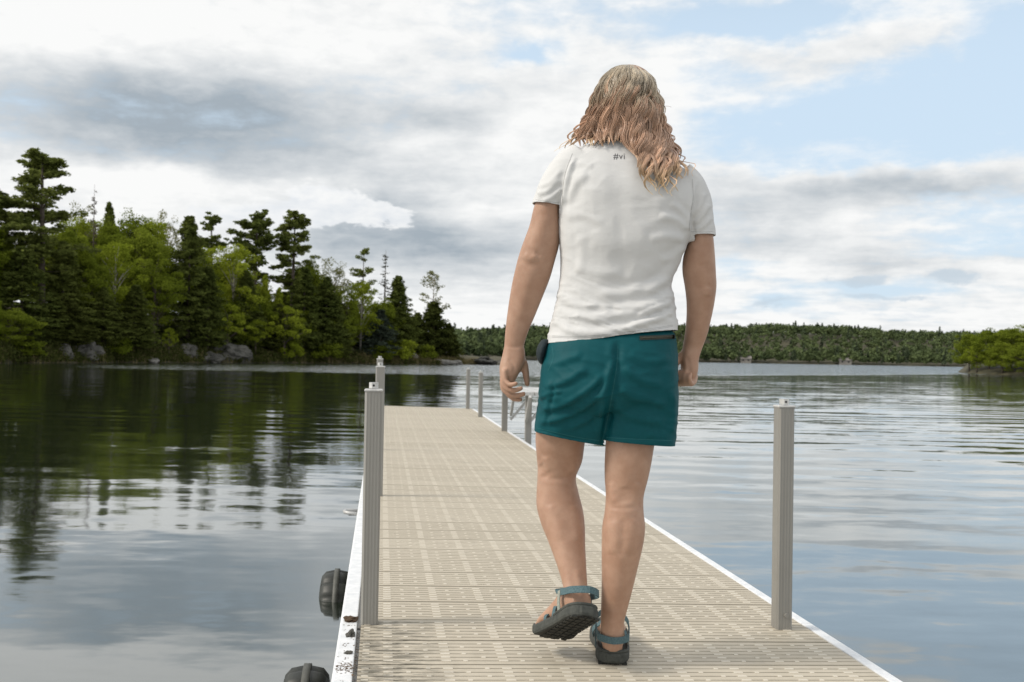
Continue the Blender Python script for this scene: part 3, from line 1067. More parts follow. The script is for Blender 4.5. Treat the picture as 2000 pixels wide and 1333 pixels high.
def post(a, b, h, label, wpx=0.058, sink=1.3, bolt=True, off=0):
    p = deck(a, b)
    e = add('dock_post', None, None, p, (0, 0, math.atan2(-U.x, U.y)))
    tag(e, label, 'post')
    r = wpx / 2
    m = MB()
    n = 9                                        # fluted square tube
    ring = []
    cr = 0.007
    for sx, sy, dx_, dy2 in ((-1, -1, 1, 0), (1, -1, 0, 1), (1, 1, -1, 0), (-1, 1, 0, -1)):
        for k in range(n):
            t = -r + cr + (2 * r - 2 * cr) * k / (n - 1)
            fl = 0.0008 if (k % 2 == 1) else 0.0
            if dx_: ring.append((t * dx_, sy * (r - fl)))
            else: ring.append((sx * (r - fl), t * dy2))
    pg = add('tube', m.prism([(x, y, -sink) for x, y in ring], [(x, y, h) for x, y in ring]).mesh('tube', 'post'), e)
    c = MB().box(-r - .002, r + .002, -r - .002, r + .002, h, h + 0.009)
    cp = bevel_mod(add('cap', c.mesh('cap', 'cap'), e), 0.004)
    if bolt:
        q = MB()
        q.prism([(0.017 * math.cos(k * math.pi / 4 + .39), .017 * math.sin(k * math.pi / 4 + .39), h + .011) for k in range(8)],
                [(0.017 * math.cos(k * math.pi / 4 + .39), .017 * math.sin(k * math.pi / 4 + .39), h + .031) for k in range(8)])
        q.prism([(0.004 * math.cos(k), -.0165, h + .021 + .004 * math.sin(k)) for k in np.linspace(0, 5.4, 7)], [(0.004 * math.cos(k), -.0172, h + .021 + .004 * math.sin(k)) for k in np.linspace(0, 5.4, 7)], 1)
        add('cap_bolt', q.mesh('cap_bolt', ['cap', 'dark']), cp)
    if off:
        q = MB().prism([(0.006 + .009 * math.cos(k), -r - .0005, .05 + .009 * math.sin(k)) for k in np.linspace(0, 5.8, 12)], [(0.006 + .008 * math.cos(k), -r - .005, .05 + .008 * math.sin(k)) for k in np.linspace(0, 5.8, 12)])
        add('side_bolt', q.mesh('side_bolt', 'post'), e)
    return e


post(-0.046, 3.50, 0.780, 'nearest left grey square post standing on the dock edge')
post(1.394, 3.47, 0.775, 'nearest right grey square post alone against open water', off=1)
post(-0.030, 6.56, 0.812, 'middle of the three left posts, half hidden by the nearest')
post(-0.040, 9.60, 0.836, 'farthest of the three left posts, only its cap showing')
post(1.415, 17.1, 0.66, 'farthest right post at the end of the dock', 0.062)
post(1.425, 15.0, 0.65, 'second farthest right post beyond the small bench', 0.062)

# bench on the right edge behind the person
be = add('bench', None, None, deck(1.5, 11.7), (0, 0, math.atan2(-U.x, U.y)))
tag(be, 'small grey aluminium bench on braced legs at the right dock edge', 'bench')
for k in range(3): add('seat_slat', MB().box(-0.05 + k * .15, 0.085 + k * .15, -0.95, 0.85, 0.50, 0.535).mesh('seat_slat', 'cap'), be)
add('seat_rail', MB().box(-.04, .38, -.02, .03, .475, .4985).mesh('seat_rail', 'post'), be)
for y, nm in ((0.68, 0), (-0.62, 1)):
    xo = -.03 if nm == 0 else .075
    add('leg', MB().box(xo - 0.033, xo + 0.033, y - .033, y + .033, -.9, .4985).mesh('leg', 'post'), be)
    add('brace', MB().bar((-.005 + .045, y - .36, .49), (.045, y - .03, .20), .03, .03).mesh('brace', 'cap'), be)
    add('brace', MB().bar((.045, y + .02, .14), (.33, y + .02, .48), .03, .03).mesh('brace', 'cap'), be)


# dock wheels
def wheel(px, a, b, zc_, R, wd, label):
    W = add('wheel', None, dock, (a, b, zc_))
    m = MB()
    prof = [(-.5, .0), (-.5, .62), (-.46, .84), (-.34, .96), (-.12, 1.0), (.12, 1.0), (.34, .96), (.46, .84), (.5, .62), (.5, 0)]
    N = 96
    b0 = len(m.v)
    for k in range(N):
        th = 2 * math.pi * k / N
        for (x, r) in prof:
            g = r * R * ((0.925 if k % 8 == 0 else .965) if (k % 8 in (0, 1, 7) and 0.7 < r) else 1)
            m.v.append((x * wd, math.cos(th) * g, math.sin(th) * g))
    npf = len(prof)
    for k in range(N):
        for j in range(npf - 1):
            m.f.append((k * npf + j, k * npf + j + 1, ((k + 1) % N) * npf + j + 1, ((k + 1) % N) * npf + j)); m.m.append(0)
    W.data if W.data else None
    bd = add('tread', m.mesh('tread', 'wheel', True), W)
    q = MB()
    for k in range(N):
        t0, t1 = 2 * math.pi * k / N, 2 * math.pi * (k + 1) / N
        def rg(t): return [(-.017, math.cos(t) * R * .98, math.sin(t) * R * .98), (.017, math.cos(t) * R * .98, math.sin(t) * R * .98), (.014, math.cos(t) * R * 1.045, math.sin(t) * R * 1.045), (-.014, math.cos(t) * R * 1.045, math.sin(t) * R * 1.045)]
        q.prism(rg(t0), rg(t1), 0, False)
    add('centre_band', q.mesh('centre_band', 'wheelband', True), W)
    ax = MB().tube([(wd * .4, 0, 0), (wd * .5 + .18, 0, 0)], [.025, .025], 10)
    add('axle', ax.mesh('axle', 'post'), W)
    return W


WD = 0.185
wheel(0, -0.244, 5.95, -deck(-.25, 5.95).z - .085, 0.215, WD, '')
wheel(0, -0.283, 4.12, -deck(-.28, 4.12).z - .085, 0.215, WD, '')
# small mooring cleat on the left rail
cl = add('mooring_cleat', None, None, deck(-0.14, 6.05, -.03), (0, 0, math.atan2(-U.x, U.y)))
tag(cl, 'small grey mooring cleat sticking out of the left rail over the water', 'cleat')
add('horn', MB().tube([(0.0, -.05, 0), (-.05, -.05, .004), (-.075, -.03, .006), (-.08, 0, .006), (-.075, .03, .006), (-.05, .05, .004), (0, .05, 0)], [.011] * 7, 8).mesh('horn', 'beam', True), cl)
add('pad', MB().box(-.055, .004, -.04, .04, -.012, -.002).mesh('pad', 'wheel'), cl)


# litter on the left rail
def clump(a, b, w_, d_, h_, seed, mat, label):
    me = rock_mesh(seed, mat, 3, .6)
    o_ = add('debris_clump', me, None, deck(a, b, -0.004 + h_ * .3), (0, 0, seed), (w_, d_, h_))
    return tag(o_, label, 'debris')


clump(-.107, 3.535, .024, .024, .011, 21, 'debris', 'reddish brown leaf clump on white rail at the near left post')
clump(-.103, 3.36, .014, .028, .011, 22, 'gravelly', 'dark grey dropping on the white rail below the leaf clump')
clump(-.104, 3.16, .013, .012, .004, 23, 'gravelly', 'thin grey smear on the white rail, lower of two')
V = []
rng = np.random.default_rng(9)
C2 = []
for i in range(300):
    t = rng.random()
    if t < .5: p = deck(rng.uniform(-.084, -.075), rng.uniform(2.2, 3.5), rng.uniform(-.03, -.012))
    elif t < .8: p = deck(rng.normal(-.108, .014), rng.normal(3.02, .03), -.0032)
    else: p = deck(rng.uniform(-.135, -.09), rng.uniform(2.3, 3.5), -.0032)
    C2.append(np.array(p))
v, f = quads(rng, np.array(C2), 0.0042, 6.0)
o = add('leaf_crumbs', mesh_of('leaf_crumbs', v, f, 'debris')); o['kind'] = 'stuff'
tag(o, 'brown leaf crumbs in the gap along the left rail', 'litter')

# ================================================================== PERSON
HEEL = on_deck(1196, 1302)
DP = HEEL.y + 0.03


def PP(px, py, dy=0.0): return at_y(px, py, DP + dy)


def project(co):
    """world coordinates (n,3) -> photo pixels"""
    R = np.array(RC)
    l = (co - np.array(CAM)) @ R
    return np.stack([1000 + F * l[:, 0] / -l[:, 2], 666.5 - F * l[:, 1] / -l[:, 2]], 1)


def catmull(a, sub):
    a = np.asarray(a, float)
    out = []
    n = len(a)
    for i in range(n - 1):
        p0, p1, p2, p3 = a[max(i - 1, 0)], a[i], a[i + 1], a[min(i + 2, n - 1)]
        for k in range(sub):
            t = k / sub
            out.append(0.5 * ((2 * p1) + (-p0 + p2) * t + (2 * p0 - 5 * p1 + 4 * p2 - p3) * t * t + (-p0 + 3 * p1 - 3 * p2 + p3) * t ** 3))
    out.append(a[-1])
    return np.array(out)


def loft(st, n=32, sub=4, ex=2.0, grow=0.0):
    """st rows: Lx, Ly, Rx, Ry, half depth (m), dy.  Returns closed tube."""
    st = catmull(st, sub)
    V, Fc = [], []
    for r in st:
        L, R_ = PP(r[0], r[1], r[5]), PP(r[2], r[3], r[5])
        c = (L + R_) / 2; A = (R_ - L) / 2
        A = A * ((A.length + grow) / A.length)
        for k in range(n):
            t = 2 * math.pi * k / n
            ct, s_ = math.cos(t), math.sin(t)
            q = 2.0 / ex
            V.append(c + A * math.copysign(abs(ct) ** q, ct) + Vector((0, -(r[4] + grow), 0)) * math.copysign(abs(s_) ** q, s_))
    m = len(st)
    for i in range(m - 1):
        for k in range(n):
            j = (k + 1) % n
            Fc.append((i * n + k, i * n + j, (i + 1) * n + j, (i + 1) * n + k))
    V.append((sum((V[k] for k in range(n)), Vector()) / n)); V.append(sum((V[(m - 1) * n + k] for k in range(n)), Vector()) / n)
    for k in range(n):
        j = (k + 1) % n
        Fc.append((len(V) - 2, j, k)); Fc.append((len(V) - 1, (m - 1) * n + k, (m - 1) * n + j))
    return V, Fc


def chain(pts, radii, n=14, sub=5):
    """round finger-like tube through 3-D points with rounded tip"""
    a = catmull([(*p, r) for p, r in zip(pts, radii)], sub)
    d = Vector(a[-1][:3]) - Vector(a[-2][:3]); d.normalize()
    tip = Vector(a[-1][:3]); rt = a[-1][3]
    ext = [(*(tip + d * rt * s_), rt * math.sqrt(max(0.02, 1 - s_ * s_))) for s_ in (.35, .65, .88, .98)]
    a = list(map(tuple, a)) + ext
    m = MB(); m.tube([p[:3] for p in a], [p[3] for p in a], n)
    return [Vector(v) for v in m.v], m.f


def merge(parts):
    V, Fc = [], []
    for v, f in parts:
        b = len(V)
        V += list(v); Fc += [tuple(b + i for i in g) for g in f]
    return V, Fc


def solid(parts, vox, smooth_it=6, fac=0.5):
    V, Fc = merge(parts)
    me = bpy.data.meshes.new('tmp')
    me.from_pydata([tuple(v) for v in V], [], Fc); me.update()
    bm = bmesh.new(); bm.from_mesh(me); bmesh.ops.recalc_face_normals(bm, faces=bm.faces); bm.to_mesh(me); bm.free()
    o = bpy.data.objects.new('tmp', me); COL.objects.link(o)
    r = o.modifiers.new('r', 'REMESH'); r.mode = 'VOXEL'; r.voxel_size = vox; r.adaptivity = 0
    if smooth_it:
        s_ = o.modifiers.new('s', 'SMOOTH'); s_.factor = fac; s_.iterations = smooth_it
    dg = bpy.context.evaluated_depsgraph_get()
    out = bpy.data.meshes.new_from_object(o.evaluated_get(dg))
    bpy.data.objects.remove(o); bpy.data.meshes.remove(me)
    return out


def get_co(me):
    a = np.empty(len(me.vertices) * 3, np.float32); me.vertices.foreach_get('co', a)
    return a.reshape(-1, 3).astype(float)


def get_no(me):
    a = np.empty(len(me.vertices) * 3, np.float32); me.vertices.foreach_get('normal', a)
    return a.reshape(-1, 3).astype(float)


def set_co(me, co):
    me.vertices.foreach_set('co', np.ascontiguousarray(co, np.float32).ravel()); me.update()


def seg_dist(uv, poly):
    """distance in px to polyline and parameter 0..1 along it"""
    best = np.full(len(uv), 1e9); tt = np.zeros(len(uv)); sd_ = np.zeros(len(uv))
    P_ = np.asarray(poly, float)
    n = len(P_) - 1
    for i in range(n):
        a, b = P_[i], P_[i + 1]
        d = b - a; L2 = d @ d
        t = np.clip(((uv - a) @ d) / L2, 0, 1)
        q = uv - (a + t[:, None] * d)
        r = np.hypot(q[:, 0], q[:, 1])
        k = r < best
        best[k] = r[k]; tt[k] = (i + t[k]) / n
        sd_[k] = np.sign(d[0] * q[k, 1] - d[1] * q[k, 0]) * r[k]
    return best, tt, sd_


def folds(me, lst, facing=True, gain=1.0, thin=1.0):
    """real cloth folds: ridges (amp mm) displaced along the normal where the cloth faces the camera side"""
    co, no = get_co(me), get_no(me)
    uv = project(co)
    wgt = np.clip(-no[:, 1] * 2.2 + 0.35, 0, 1) if facing else np.ones(len(co))
    disp = np.zeros(len(co))
    for poly, wd_, amp in lst:
        wd_ = wd_ * thin
        r, t, s_ = seg_dist(uv, catmull(poly, 6) if len(poly) > 2 else poly)
        end = np.clip(np.minimum(t, 1 - t) * 5, 0, 1); end = end * end * (3 - 2 * end)
        # ridge with a shallow trough on one side
        disp += amp * gain * 0.001 * end * (np.exp(-(r / wd_) ** 2) - 0.55 * np.exp(-((s_ - 1.7 * wd_) / (1.1 * wd_)) ** 2) * np.exp(-(r / (4 * wd_)) ** 2))
    set_co(me, co + no * (disp * wgt)[:, None])


def crumple(me, y0, y1, amp, sc_, side=0.0):
    """soft irregular creases, growing from photo row y0 to y1"""
    co, no = get_co(me), get_no(me)
    uv = project(co)
    k = np.clip((uv[:, 1] - y0) / (y1 - y0), 0, 1) if y1 < 700 else np.ones(len(co))
    k = k * (np.clip((668 - uv[:, 1]) / 22, .15, 1) if y1 <= 700 else np.clip((uv[:, 1] - 660) / 40, 0, 1))
    d = np.zeros(len(co))
    for i in np.nonzero(k > 0)[0]:
        q = Vector((co[i, 0] * sc_[0], co[i, 1] * sc_[1], co[i, 2] * sc_[2] + co[i, 0] * sc_[2] * .18))
        wv = mnoise.noise_vector(q * .5) * .9
        n1 = mnoise.noise(q + wv)
        d[i] = max(0, 1 - 2.6 * abs(n1)) ** 1.5 * 1.1 - .3 + .35 * mnoise.noise(q * 2.1 + wv)
    set_co(me, co + no * (d * k * amp)[:, None])


def cut(me, p0, p1, keep_above=True, sel=None, tilt=0.0):
    """trim cloth by the plane through photo points p0-p1 (and the depth direction)"""
    a, b = PP(*p0), PP(*p1)
    n = (b - a).cross(Vector((0, 1, tilt))).normalized()
    if n.z < 0: n.negate()
    bm = bmesh.new(); bm.from_mesh(me)
    geom = bm.verts[:] + bm.edges[:] + bm.faces[:]
    if sel is not None:
        fs = [f for f in bm.faces if sel(f.calc_center_median())]
        vs_, es = set(), set()
        for f in fs: vs_.update(f.verts); es.update(f.edges)
        geom = list(vs_) + list(es) + fs
    bmesh.ops.bisect_plane(bm, geom=geom, plane_co=a, plane_no=n, clear_inner=False, clear_outer=False)
    kill = [f for f in bm.faces if (f.calc_center_median() - a).dot(n) < 0 and (sel is None or sel(f.calc_center_median()))]
    bmesh.ops.delete(bm, geom=kill, context='FACES')
    bm.to_mesh(me); bm.free(); me.update()


def finish(me, mat):
    me.materials.clear(); me.materials.append(MAT[mat])
    me.polygons.foreach_set('use_smooth', np.ones(len(me.polygons), bool))
    return me


# ---- materials
def b_skin():
    o = poso()
    n = noise(o, 22.0, 5, 0.6); n2 = noise(o, 160.0, 3, 0.6); n3 = noise(o, 420.0, 2, 0.5)
    c = mixc(sstep(n, 0.3, 0.7), (0.365, 0.215, 0.145), (0.430, 0.268, 0.188))
    c = mixc(sstep(n2, .55, .75) * 0.18, c, (0.31, 0.160, 0.105))
    return principled(c, 0.50, bump(n3 + n2 * .6, 0.10, 0.002), **{'Subsurface Weight': 0.10, 'Subsurface Radius': (0.012, 0.005, 0.003), 'Subsurface Scale': 1.0, 'Specular IOR Level': 0.35})


MAT['skin'] = material('sun_tanned_skin', b_skin)


def b_shirt():
    o = poso()
    n = noise(o, 9.0, 5, 0.6)
    wv = noise(mapv(o, (900, 900, 500)), 1.0, 2, 0.5)
    wr_ = noise(mapv(o, (30, 30, 55)), 1.0, 6, 0.62, dist=0.4)
    c = mixc(n, (0.565, 0.565, 0.56), (0.62, 0.62, 0.615))
    return principled(c, 0.85, bump(wv * 0.12 + wr_, 0.22, 0.006), **{'Sheen Weight': 0.1, 'Specular IOR Level': 0.2})


MAT['shirt'] = material('white_cotton_jersey', b_shirt)


def b_shorts():
    o = poso()
    wr_ = noise(mapv(o, (16, 16, 40)), 1.0, 6, 0.6, dist=0.8)
    wv = noise(mapv(o, (1200, 1200, 700)), 1.0, 2, 0.5)
    c = mixc(noise(o, 30.0, 4, 0.6), (0.000, 0.056, 0.067), (0.001, 0.076, 0.090))
    return principled(c, 0.62, bump(wv * 0.12 + wr_, 0.28, 0.005), **{'Sheen Weight': 0.0, 'Specular IOR Level': 0.18})


MAT['shorts'] = material('teal_nylon', b_shorts)
MAT['pocket'] = mat_noise('dark_pocket_lining', (0.004, 0.012, 0.016), (0.008, 0.020, 0.026), 80.0, 0.8, 0)
MAT['zip'] = mat_noise('black_zip_tape', (0.010, 0.014, 0.012), (0.025, 0.030, 0.024), 300.0, 0.6, 0.2, 0.001)
MAT['ziptooth'] = mat_noise('brass_zip_teeth', (0.06, 0.06, 0.04), (0.12, 0.115, 0.08), 300.0, 0.45, 0, Metallic=0.6)
MAT['sole'] = mat_noise('grey_foam_sole', (0.034, 0.038, 0.034), (0.062, 0.066, 0.058), 60.0, 0.8, 0.3, 0.002)
MAT['tread'] = mat_noise('black_rubber_tread', (0.010, 0.011, 0.009), (0.024, 0.025, 0.020), 60.0, 0.7, 0.3, 0.003)
MAT['strap'] = mat_noise('teal_webbing', (0.046, 0.092, 0.106), (0.090, 0.150, 0.166), 220.0, 0.85, 0.4, 0.001)
MAT['stitch'] = mat_noise('pale_strap_loop', (0.20, 0.22, 0.19), (0.34, 0.35, 0.30), 220.0, 0.85, 0.4, 0.001)
MAT['print'] = mat_noise('dark_print', (0.08, 0.08, 0.085), (0.12, 0.12, 0.125), 300.0, 0.8, 0)


def b_hair():
    at = node('ShaderNodeAttribute'); at.attribute_name = 'tone'
    c4 = node('ShaderNodeValToRGB')
    put(c4.inputs[0], S(at.outputs['Fac']))
    e = c4.color_ramp.elements
    e[0].position = 0.0; e[0].color = (0.400, 0.345, 0.262, 1)
    e[1].position = 1.0; e[1].color = (0.80, 0.64, 0.40, 1)
    for p, cc in ((0.24, (0.410, 0.325, 0.230, 1)), (0.38, (0.470, 0.295, 0.200, 1)), (0.70, (0.545, 0.350, 0.240, 1)), (0.90, (0.68, 0.48, 0.29, 1))):
        q = e.new(p); q.color = cc
    at2 = node('ShaderNodeAttribute'); at2.attribute_name = 'lum'
    l = S(at2.outputs['Fac'])
    vm = node('ShaderNodeVectorMath', operation='SCALE')
    S.tree.links.new(c4.outputs[0], vm.inputs[0]); put(vm.inputs['Scale'], 0.56 + l * 0.95)
    return principled(S(vm.outputs[0]), 0.34, **{'Specular IOR Level': 0.55, 'Sheen Weight': 0.1})


MAT['hair'] = material('long_wavy_hair', b_hair)

person = add('person', None, None, HEEL)
tag(person, 'person seen from behind in white tee and teal shorts walking along the dock', 'person')
bpy.context.view_layer.update()


def wear(name, me, parent=None):
    o_ = add(name, me, parent or person)
    o_.matrix_parent_inverse = (parent or person).matrix_world.inverted() if parent is None else Matrix.Identity(4)
    if parent is not None: o_.matrix_parent_inverse = Matrix.Identity(4)
    return o_


# ---- body
TORSO = [(1186, 262, 1268, 270, .060, .03), (1182, 278, 1276, 290, .062, .02), (1130, 290, 1322, 324, .078, .015), (1098, 312, 1362, 358, .100, .01), (1085, 350, 1368, 395, .118, 0),
         (1088, 400, 1356, 436, .124, 0), (1092, 460, 1344, 470, .126, 0), (1096, 510, 1328, 505, .120, .004), (1093, 560, 1310, 552, .113, .008),
         (1084, 605, 1316, 592, .115, .008), (1073, 655, 1321, 636, .126, .004), (1064, 700, 1323, 690, .134, 0)]
ARM_L = [(1088, 325, 1140, 378, .050, .0), (1058, 365, 1106, 400, .052, .0), (1044, 400, 1096, 410, .052, .0), (1034, 440, 1095, 450, .050, .005), (1023, 470, 1092, 480, .049, .008), (1013, 500, 1084, 510, .048, .012),
         (1004, 535, 1074, 545, .046, .022), (997, 570, 1061, 578, .043, .032), (991, 610, 1046, 615, .037, .042), (987, 645, 1032, 648, .031, .048), (985, 672, 1024, 675, .026, .05), (984, 686, 1024, 690, .025, .05)]
PALM_L = [(985, 676, 1024, 679, .024, .05), (981, 694, 1026, 698, .028, .048), (976, 714, 1020, 718, .034, .046), (976, 732, 1010, 737, .036, .046), (979, 745, 1004, 750, .032, .046)]
ARM_R = [(1318, 398, 1372, 372, .050, .0), (1334, 432, 1384, 410, .052, .0), (1346, 462, 1392, 460, .052, .0), (1335, 500, 1396, 500, .053, .005), (1333, 530, 1398, 535, .051, .01), (1338, 562, 1399, 560, .048, .016),
         (1341, 590, 1395, 592, .046, .026), (1341, 620, 1389, 622, .041, .036), (1338, 650, 1381, 655, .034, .044), (1334, 674, 1371, 682, .028, .05), (1331, 690, 1366, 697, .027, .05)]
PALM_R = [(1334, 680, 1368, 688, .026, .05), (1331, 698, 1364, 704, .030, .05), (1330, 718, 1363, 722, .034, .052), (1331, 736, 1358, 740, .034, .056), (1334, 746, 1350, 748, .026, .058)]
LEG_L = [(1070, 700, 1184, 720, .085, .0), (1056, 780, 1158, 790, .080, .035), (1046, 848, 1143, 862, .080, .07), (1048, 892, 1137, 902, .072, .095), (1050, 926, 1125, 932, .063, .105), (1048, 958, 1130, 962, .064, .10),
         (1048, 990, 1138, 994, .066, .085), (1057, 1025, 1142, 1025, .061, .065), (1071, 1060, 1143, 1062, .053, .038), (1086, 1100, 1145, 1101, .044, .006), (1097, 1135, 1147, 1135, .038, -.025), (1102, 1162, 1149, 1162, .036, -.055), (1104, 1188, 1154, 1188, .036, -.07)]
LEG_R = [(1188, 710, 1304, 715, .085, .0), (1188, 790, 1288, 790, .080, .01), (1184, 850, 1279, 860, .077, .005), (1181, 900, 1272, 905, .071, 0), (1181, 935, 1265, 938, .063, 0), (1183, 968, 1257, 970, .060, 0),
         (1181, 1000, 1257, 1000, .062, -.004), (1176, 1030, 1260, 1030, .065, -.008), (1175, 1062, 1256, 1064, .062, -.008), (1175, 1100, 1247, 1103, .054, -.004), (1175, 1140, 1237, 1145, .045, 0), (1174, 1180, 1227, 1184, .039, .004),
         (1173, 1212, 1219, 1216, .037, .006), (1174, 1240, 1218, 1243, .038, .006), (1177, 1268, 1215, 1270, .034, .008)]
HEAD = [(1203, 134, 1249, 134, .045, .035), (1186, 146, 1266, 146, .078, .035), (1176, 166, 1277, 166, .098, .035), (1172, 195, 1281, 195, .104, .035), (1175, 225, 1278, 225, .098, .04), (1183, 250, 1269, 250, .088, .05), (1194, 270, 1258, 270, .068, .07), (1206, 282, 1246, 282, .040, .09)]


def shrink(st, k):
    o_ = []
    for r in st:
        cx_, cy_ = (r[0] + r[2]) / 2, (r[1] + r[3]) / 2
        o_.append((cx_ + (r[0] - cx_) * k, cy_ + (r[1] - cy_) * k, cx_ + (r[2] - cx_) * k, cy_ + (r[3] - cy_) * k, r[4] * k, r[5]))
    return o_


PX = DP / F                                   # metres per photo pixel at the person
parts = [loft(shrink(TORSO, .91), ex=2.3), loft(HEAD), loft(ARM_L), loft(PALM_L, ex=2.6), loft(ARM_R), loft(PALM_R, ex=2.6), loft(LEG_L), loft(LEG_R)]
fg = lambda rows, rr: chain([PP(*r) for r in rows], [q * PX for q in rr])
# left hand: palm to the camera, fingers curling towards the thigh, thumb apart
parts += [fg([(986, 722, .012), (986, 741, .004), (996, 752, -.010), (1008, 749, -.022)], [6.2, 6.0, 5.4, 4.6]),
          fg([(984, 730, .030), (983, 752, .022), (1000, 763, .008), (1018, 759, -.004)], [6.8, 6.4, 5.8, 4.8]),
          fg([(983, 734, .050), (984, 760, .046), (1004, 773, .034), (1023, 770, .020)], [7.0, 6.6, 6.0, 5.0]),
          fg([(985, 736, .072), (989, 764, .070), (1004, 779, .062), (1017, 781, .050)], [6.8, 6.4, 5.8, 4.8]),
          fg([(1012, 696, .052), (1023, 712, .056), (1027, 730, .058), (1030, 750, .056)], [11, 8.8, 7.2, 5.8])]
# right hand: loose fist
for k, (x0, r0) in enumerate(((1347, 6.0), (1338, 6.6), (1330, 6.8), (1322, 6.4))):
    dk = .012 * k
    parts.append(fg([(x0 + 9, 722, .075 + dk), (x0 + 10, 742, .060 + dk), (x0 + 3, 750, .022 + dk), (x0 - 1, 741, .000 + dk), (x0 + 1, 731 - k, .006 + dk)], [r0, r0, r0 * .95, r0 * .88, r0 * .78]))
parts.append(fg([(1340, 690, .050), (1327, 700, .050), (1319, 712, .045), (1318, 726, .035)], [9.5, 8.2, 7.2, 6.0]))


# feet in local axes: x across, y towards the toes, z up, origin under the heel
def foot_local(mir):
    st = [(-.022, .0, .030, .030, .034), (.0, .0, .036, .036, .040), (.03, .0, .038, .045, .045), (.07, .002, .038, .048, .046), (.11, .004, .040, .040, .037), (.15, .006, .044, .031, .029), (.19, .008, .047, .023, .022), (.215, .008, .044, .018, .017)]
    V, Fc = [], []
    n = 20
    st = catmull(st, 3)
    for y, cx_, hw, cz_, hz in st:
        for k in range(n):
            t = 2 * math.pi * k / n
            V.append(Vector(((cx_ + hw * math.cos(t)) * mir, y, max(0.0, cz_ + hz * math.sin(t)))))
    m = len(st)
    for i in range(m - 1):
        for k in range(n):
            j = (k + 1) % n
            Fc.append((i * n + k, i * n + j, (i + 1) * n + j, (i + 1) * n + k))
    Fc.append(tuple(range(n))); Fc.append(tuple((m - 1) * n + k for k in range(n)))
    out = [(V, Fc)]
    for i, (x, r, L) in enumerate(((-.030, .013, .258), (-.008, .010, .262), (.011, .0095, .252), (.028, .009, .240), (.043, .0085, .226))):
        out.append(chain([(x * mir, .19, .014), (x * mir, .222, .017), (x * mir, L, .010)], [r, r, r * .9], 10))
    return out


def frame(heel, toe, up):
    f_ = (toe - heel).normalized(); s_ = f_.cross(up).normalized(); u_ = s_.cross(f_)
    return Matrix(((s_.x, f_.x, u_.x, heel.x), (s_.y, f_.y, u_.y, heel.y), (s_.z, f_.z, u_.z, heel.z), (0, 0, 0, 1)))


SOLE = 0.030
hr = on_deck(1196, 1296)
FR = frame(hr, hr + (U + RV * 0.17) * .29, NV)
hl, tl = PP(1139, 1215, -.115), PP(1074, 1256, .085)
FL = frame(hl, tl, Vector((0.30, -0.38, 0.85)))
# keep the raised toe just off the planks
dn = min((FL @ Vector((x, .285, -SOLE)) - OD).dot(NV) for x in (-.05, .06))
if dn < .012: FL = Matrix.Translation(NV * (.012 - dn)) @ FL
for M_, mir in ((FR @ Matrix.Translation((0, 0.03, SOLE)), 1), (FL @ Matrix.Translation((0, .03, 0)), -1)):
    for v, f in foot_local(mir): parts.append(([M_ @ p for p in v], f))
# face and ears on the far side
hc = PP(1227, 205, .035)
parts.append(chain([hc + Vector((0, .10, .03)), hc + Vector((0, .122, -.005)), hc + Vector((0, .112, -.018))], [.010, .013, .010], 10))
for sx in (-1, 1):
    parts.append(chain([hc + Vector((sx * .082, .0, .025)), hc + Vector((sx * .094, -.008, .012)), hc + Vector((sx * .090, .002, -.022))], [.010, .012, .009], 10))
    parts.append(chain([hc + Vector((sx * .018, .100, -.055)), hc + Vector((0, .108, -.052))], [.007, .009], 8))
    parts.append(chain([hc + Vector((sx * .05, .088, .022)), hc + Vector((sx * .02, .104, .026))], [.010, .010], 8))
body = solid(parts, 0.0042, 5, .5)
folds(body, [([(1052, 908), (1062, 920), (1066, 935)], 9, -5), ([(1050, 931), (1085, 936), (1120, 930)], 5, -2.5), ([(1125, 905), (1118, 925)], 7, 4), ([(1064, 890), (1070, 925)], 8, 4),
             ([(1186, 990), (1220, 994), (1252, 988)], 4, -2.0), ([(1192, 940), (1200, 985)], 8, 3), ([(1245, 940), (1243, 985)], 8, 3), ([(1218, 950), (1220, 985)], 12, -4),
             ([(1095, 1010), (1102, 1080), (1118, 1150)], 16, 3), ([(1210, 1040), (1212, 1100), (1196, 1190)], 18, 3), ([(1196, 1190), (1195, 1250)], 7, 3),
             ([(1022, 497), (1035, 506), (1050, 500)], 7, 4), ([(1045, 492), (1056, 502)], 4, -3), ([(990, 677), (1006, 679), (1020, 676)], 2.5, -1.6), ([(1382, 560), (1380, 580)], 8, 4),
             ([(992, 700), (1004, 716), (1003, 732)], 4, -2.5), ([(1340, 695), (1346, 715), (1345, 735)], 4, -2.5), ([(1003, 738), (988, 742)], 2.5, -1.5), ([(1072, 985), (1082, 1015), (1092, 1060)], 12, 3), ([(1120, 985), (1128, 1020), (1130, 1060)], 12, 3), ([(1192, 1015), (1194, 1050), (1192, 1085)], 12, 3), ([(1240, 1010), (1238, 1050), (1228, 1085)], 12, 3), ([(1216, 1010), (1216, 1050), (1212, 1090)], 8, -3), ([(1060, 420), (1052, 460), (1040, 490)], 14, 3), ([(1365, 480), (1366, 520)], 14, 3), ([(1040, 520), (1028, 570), (1016, 630)], 12, 3), ([(1125, 1110), (1132, 1150), (1134, 1170)], 6, 3)], gain=0.85)
wear('body', finish(body, 'skin'))

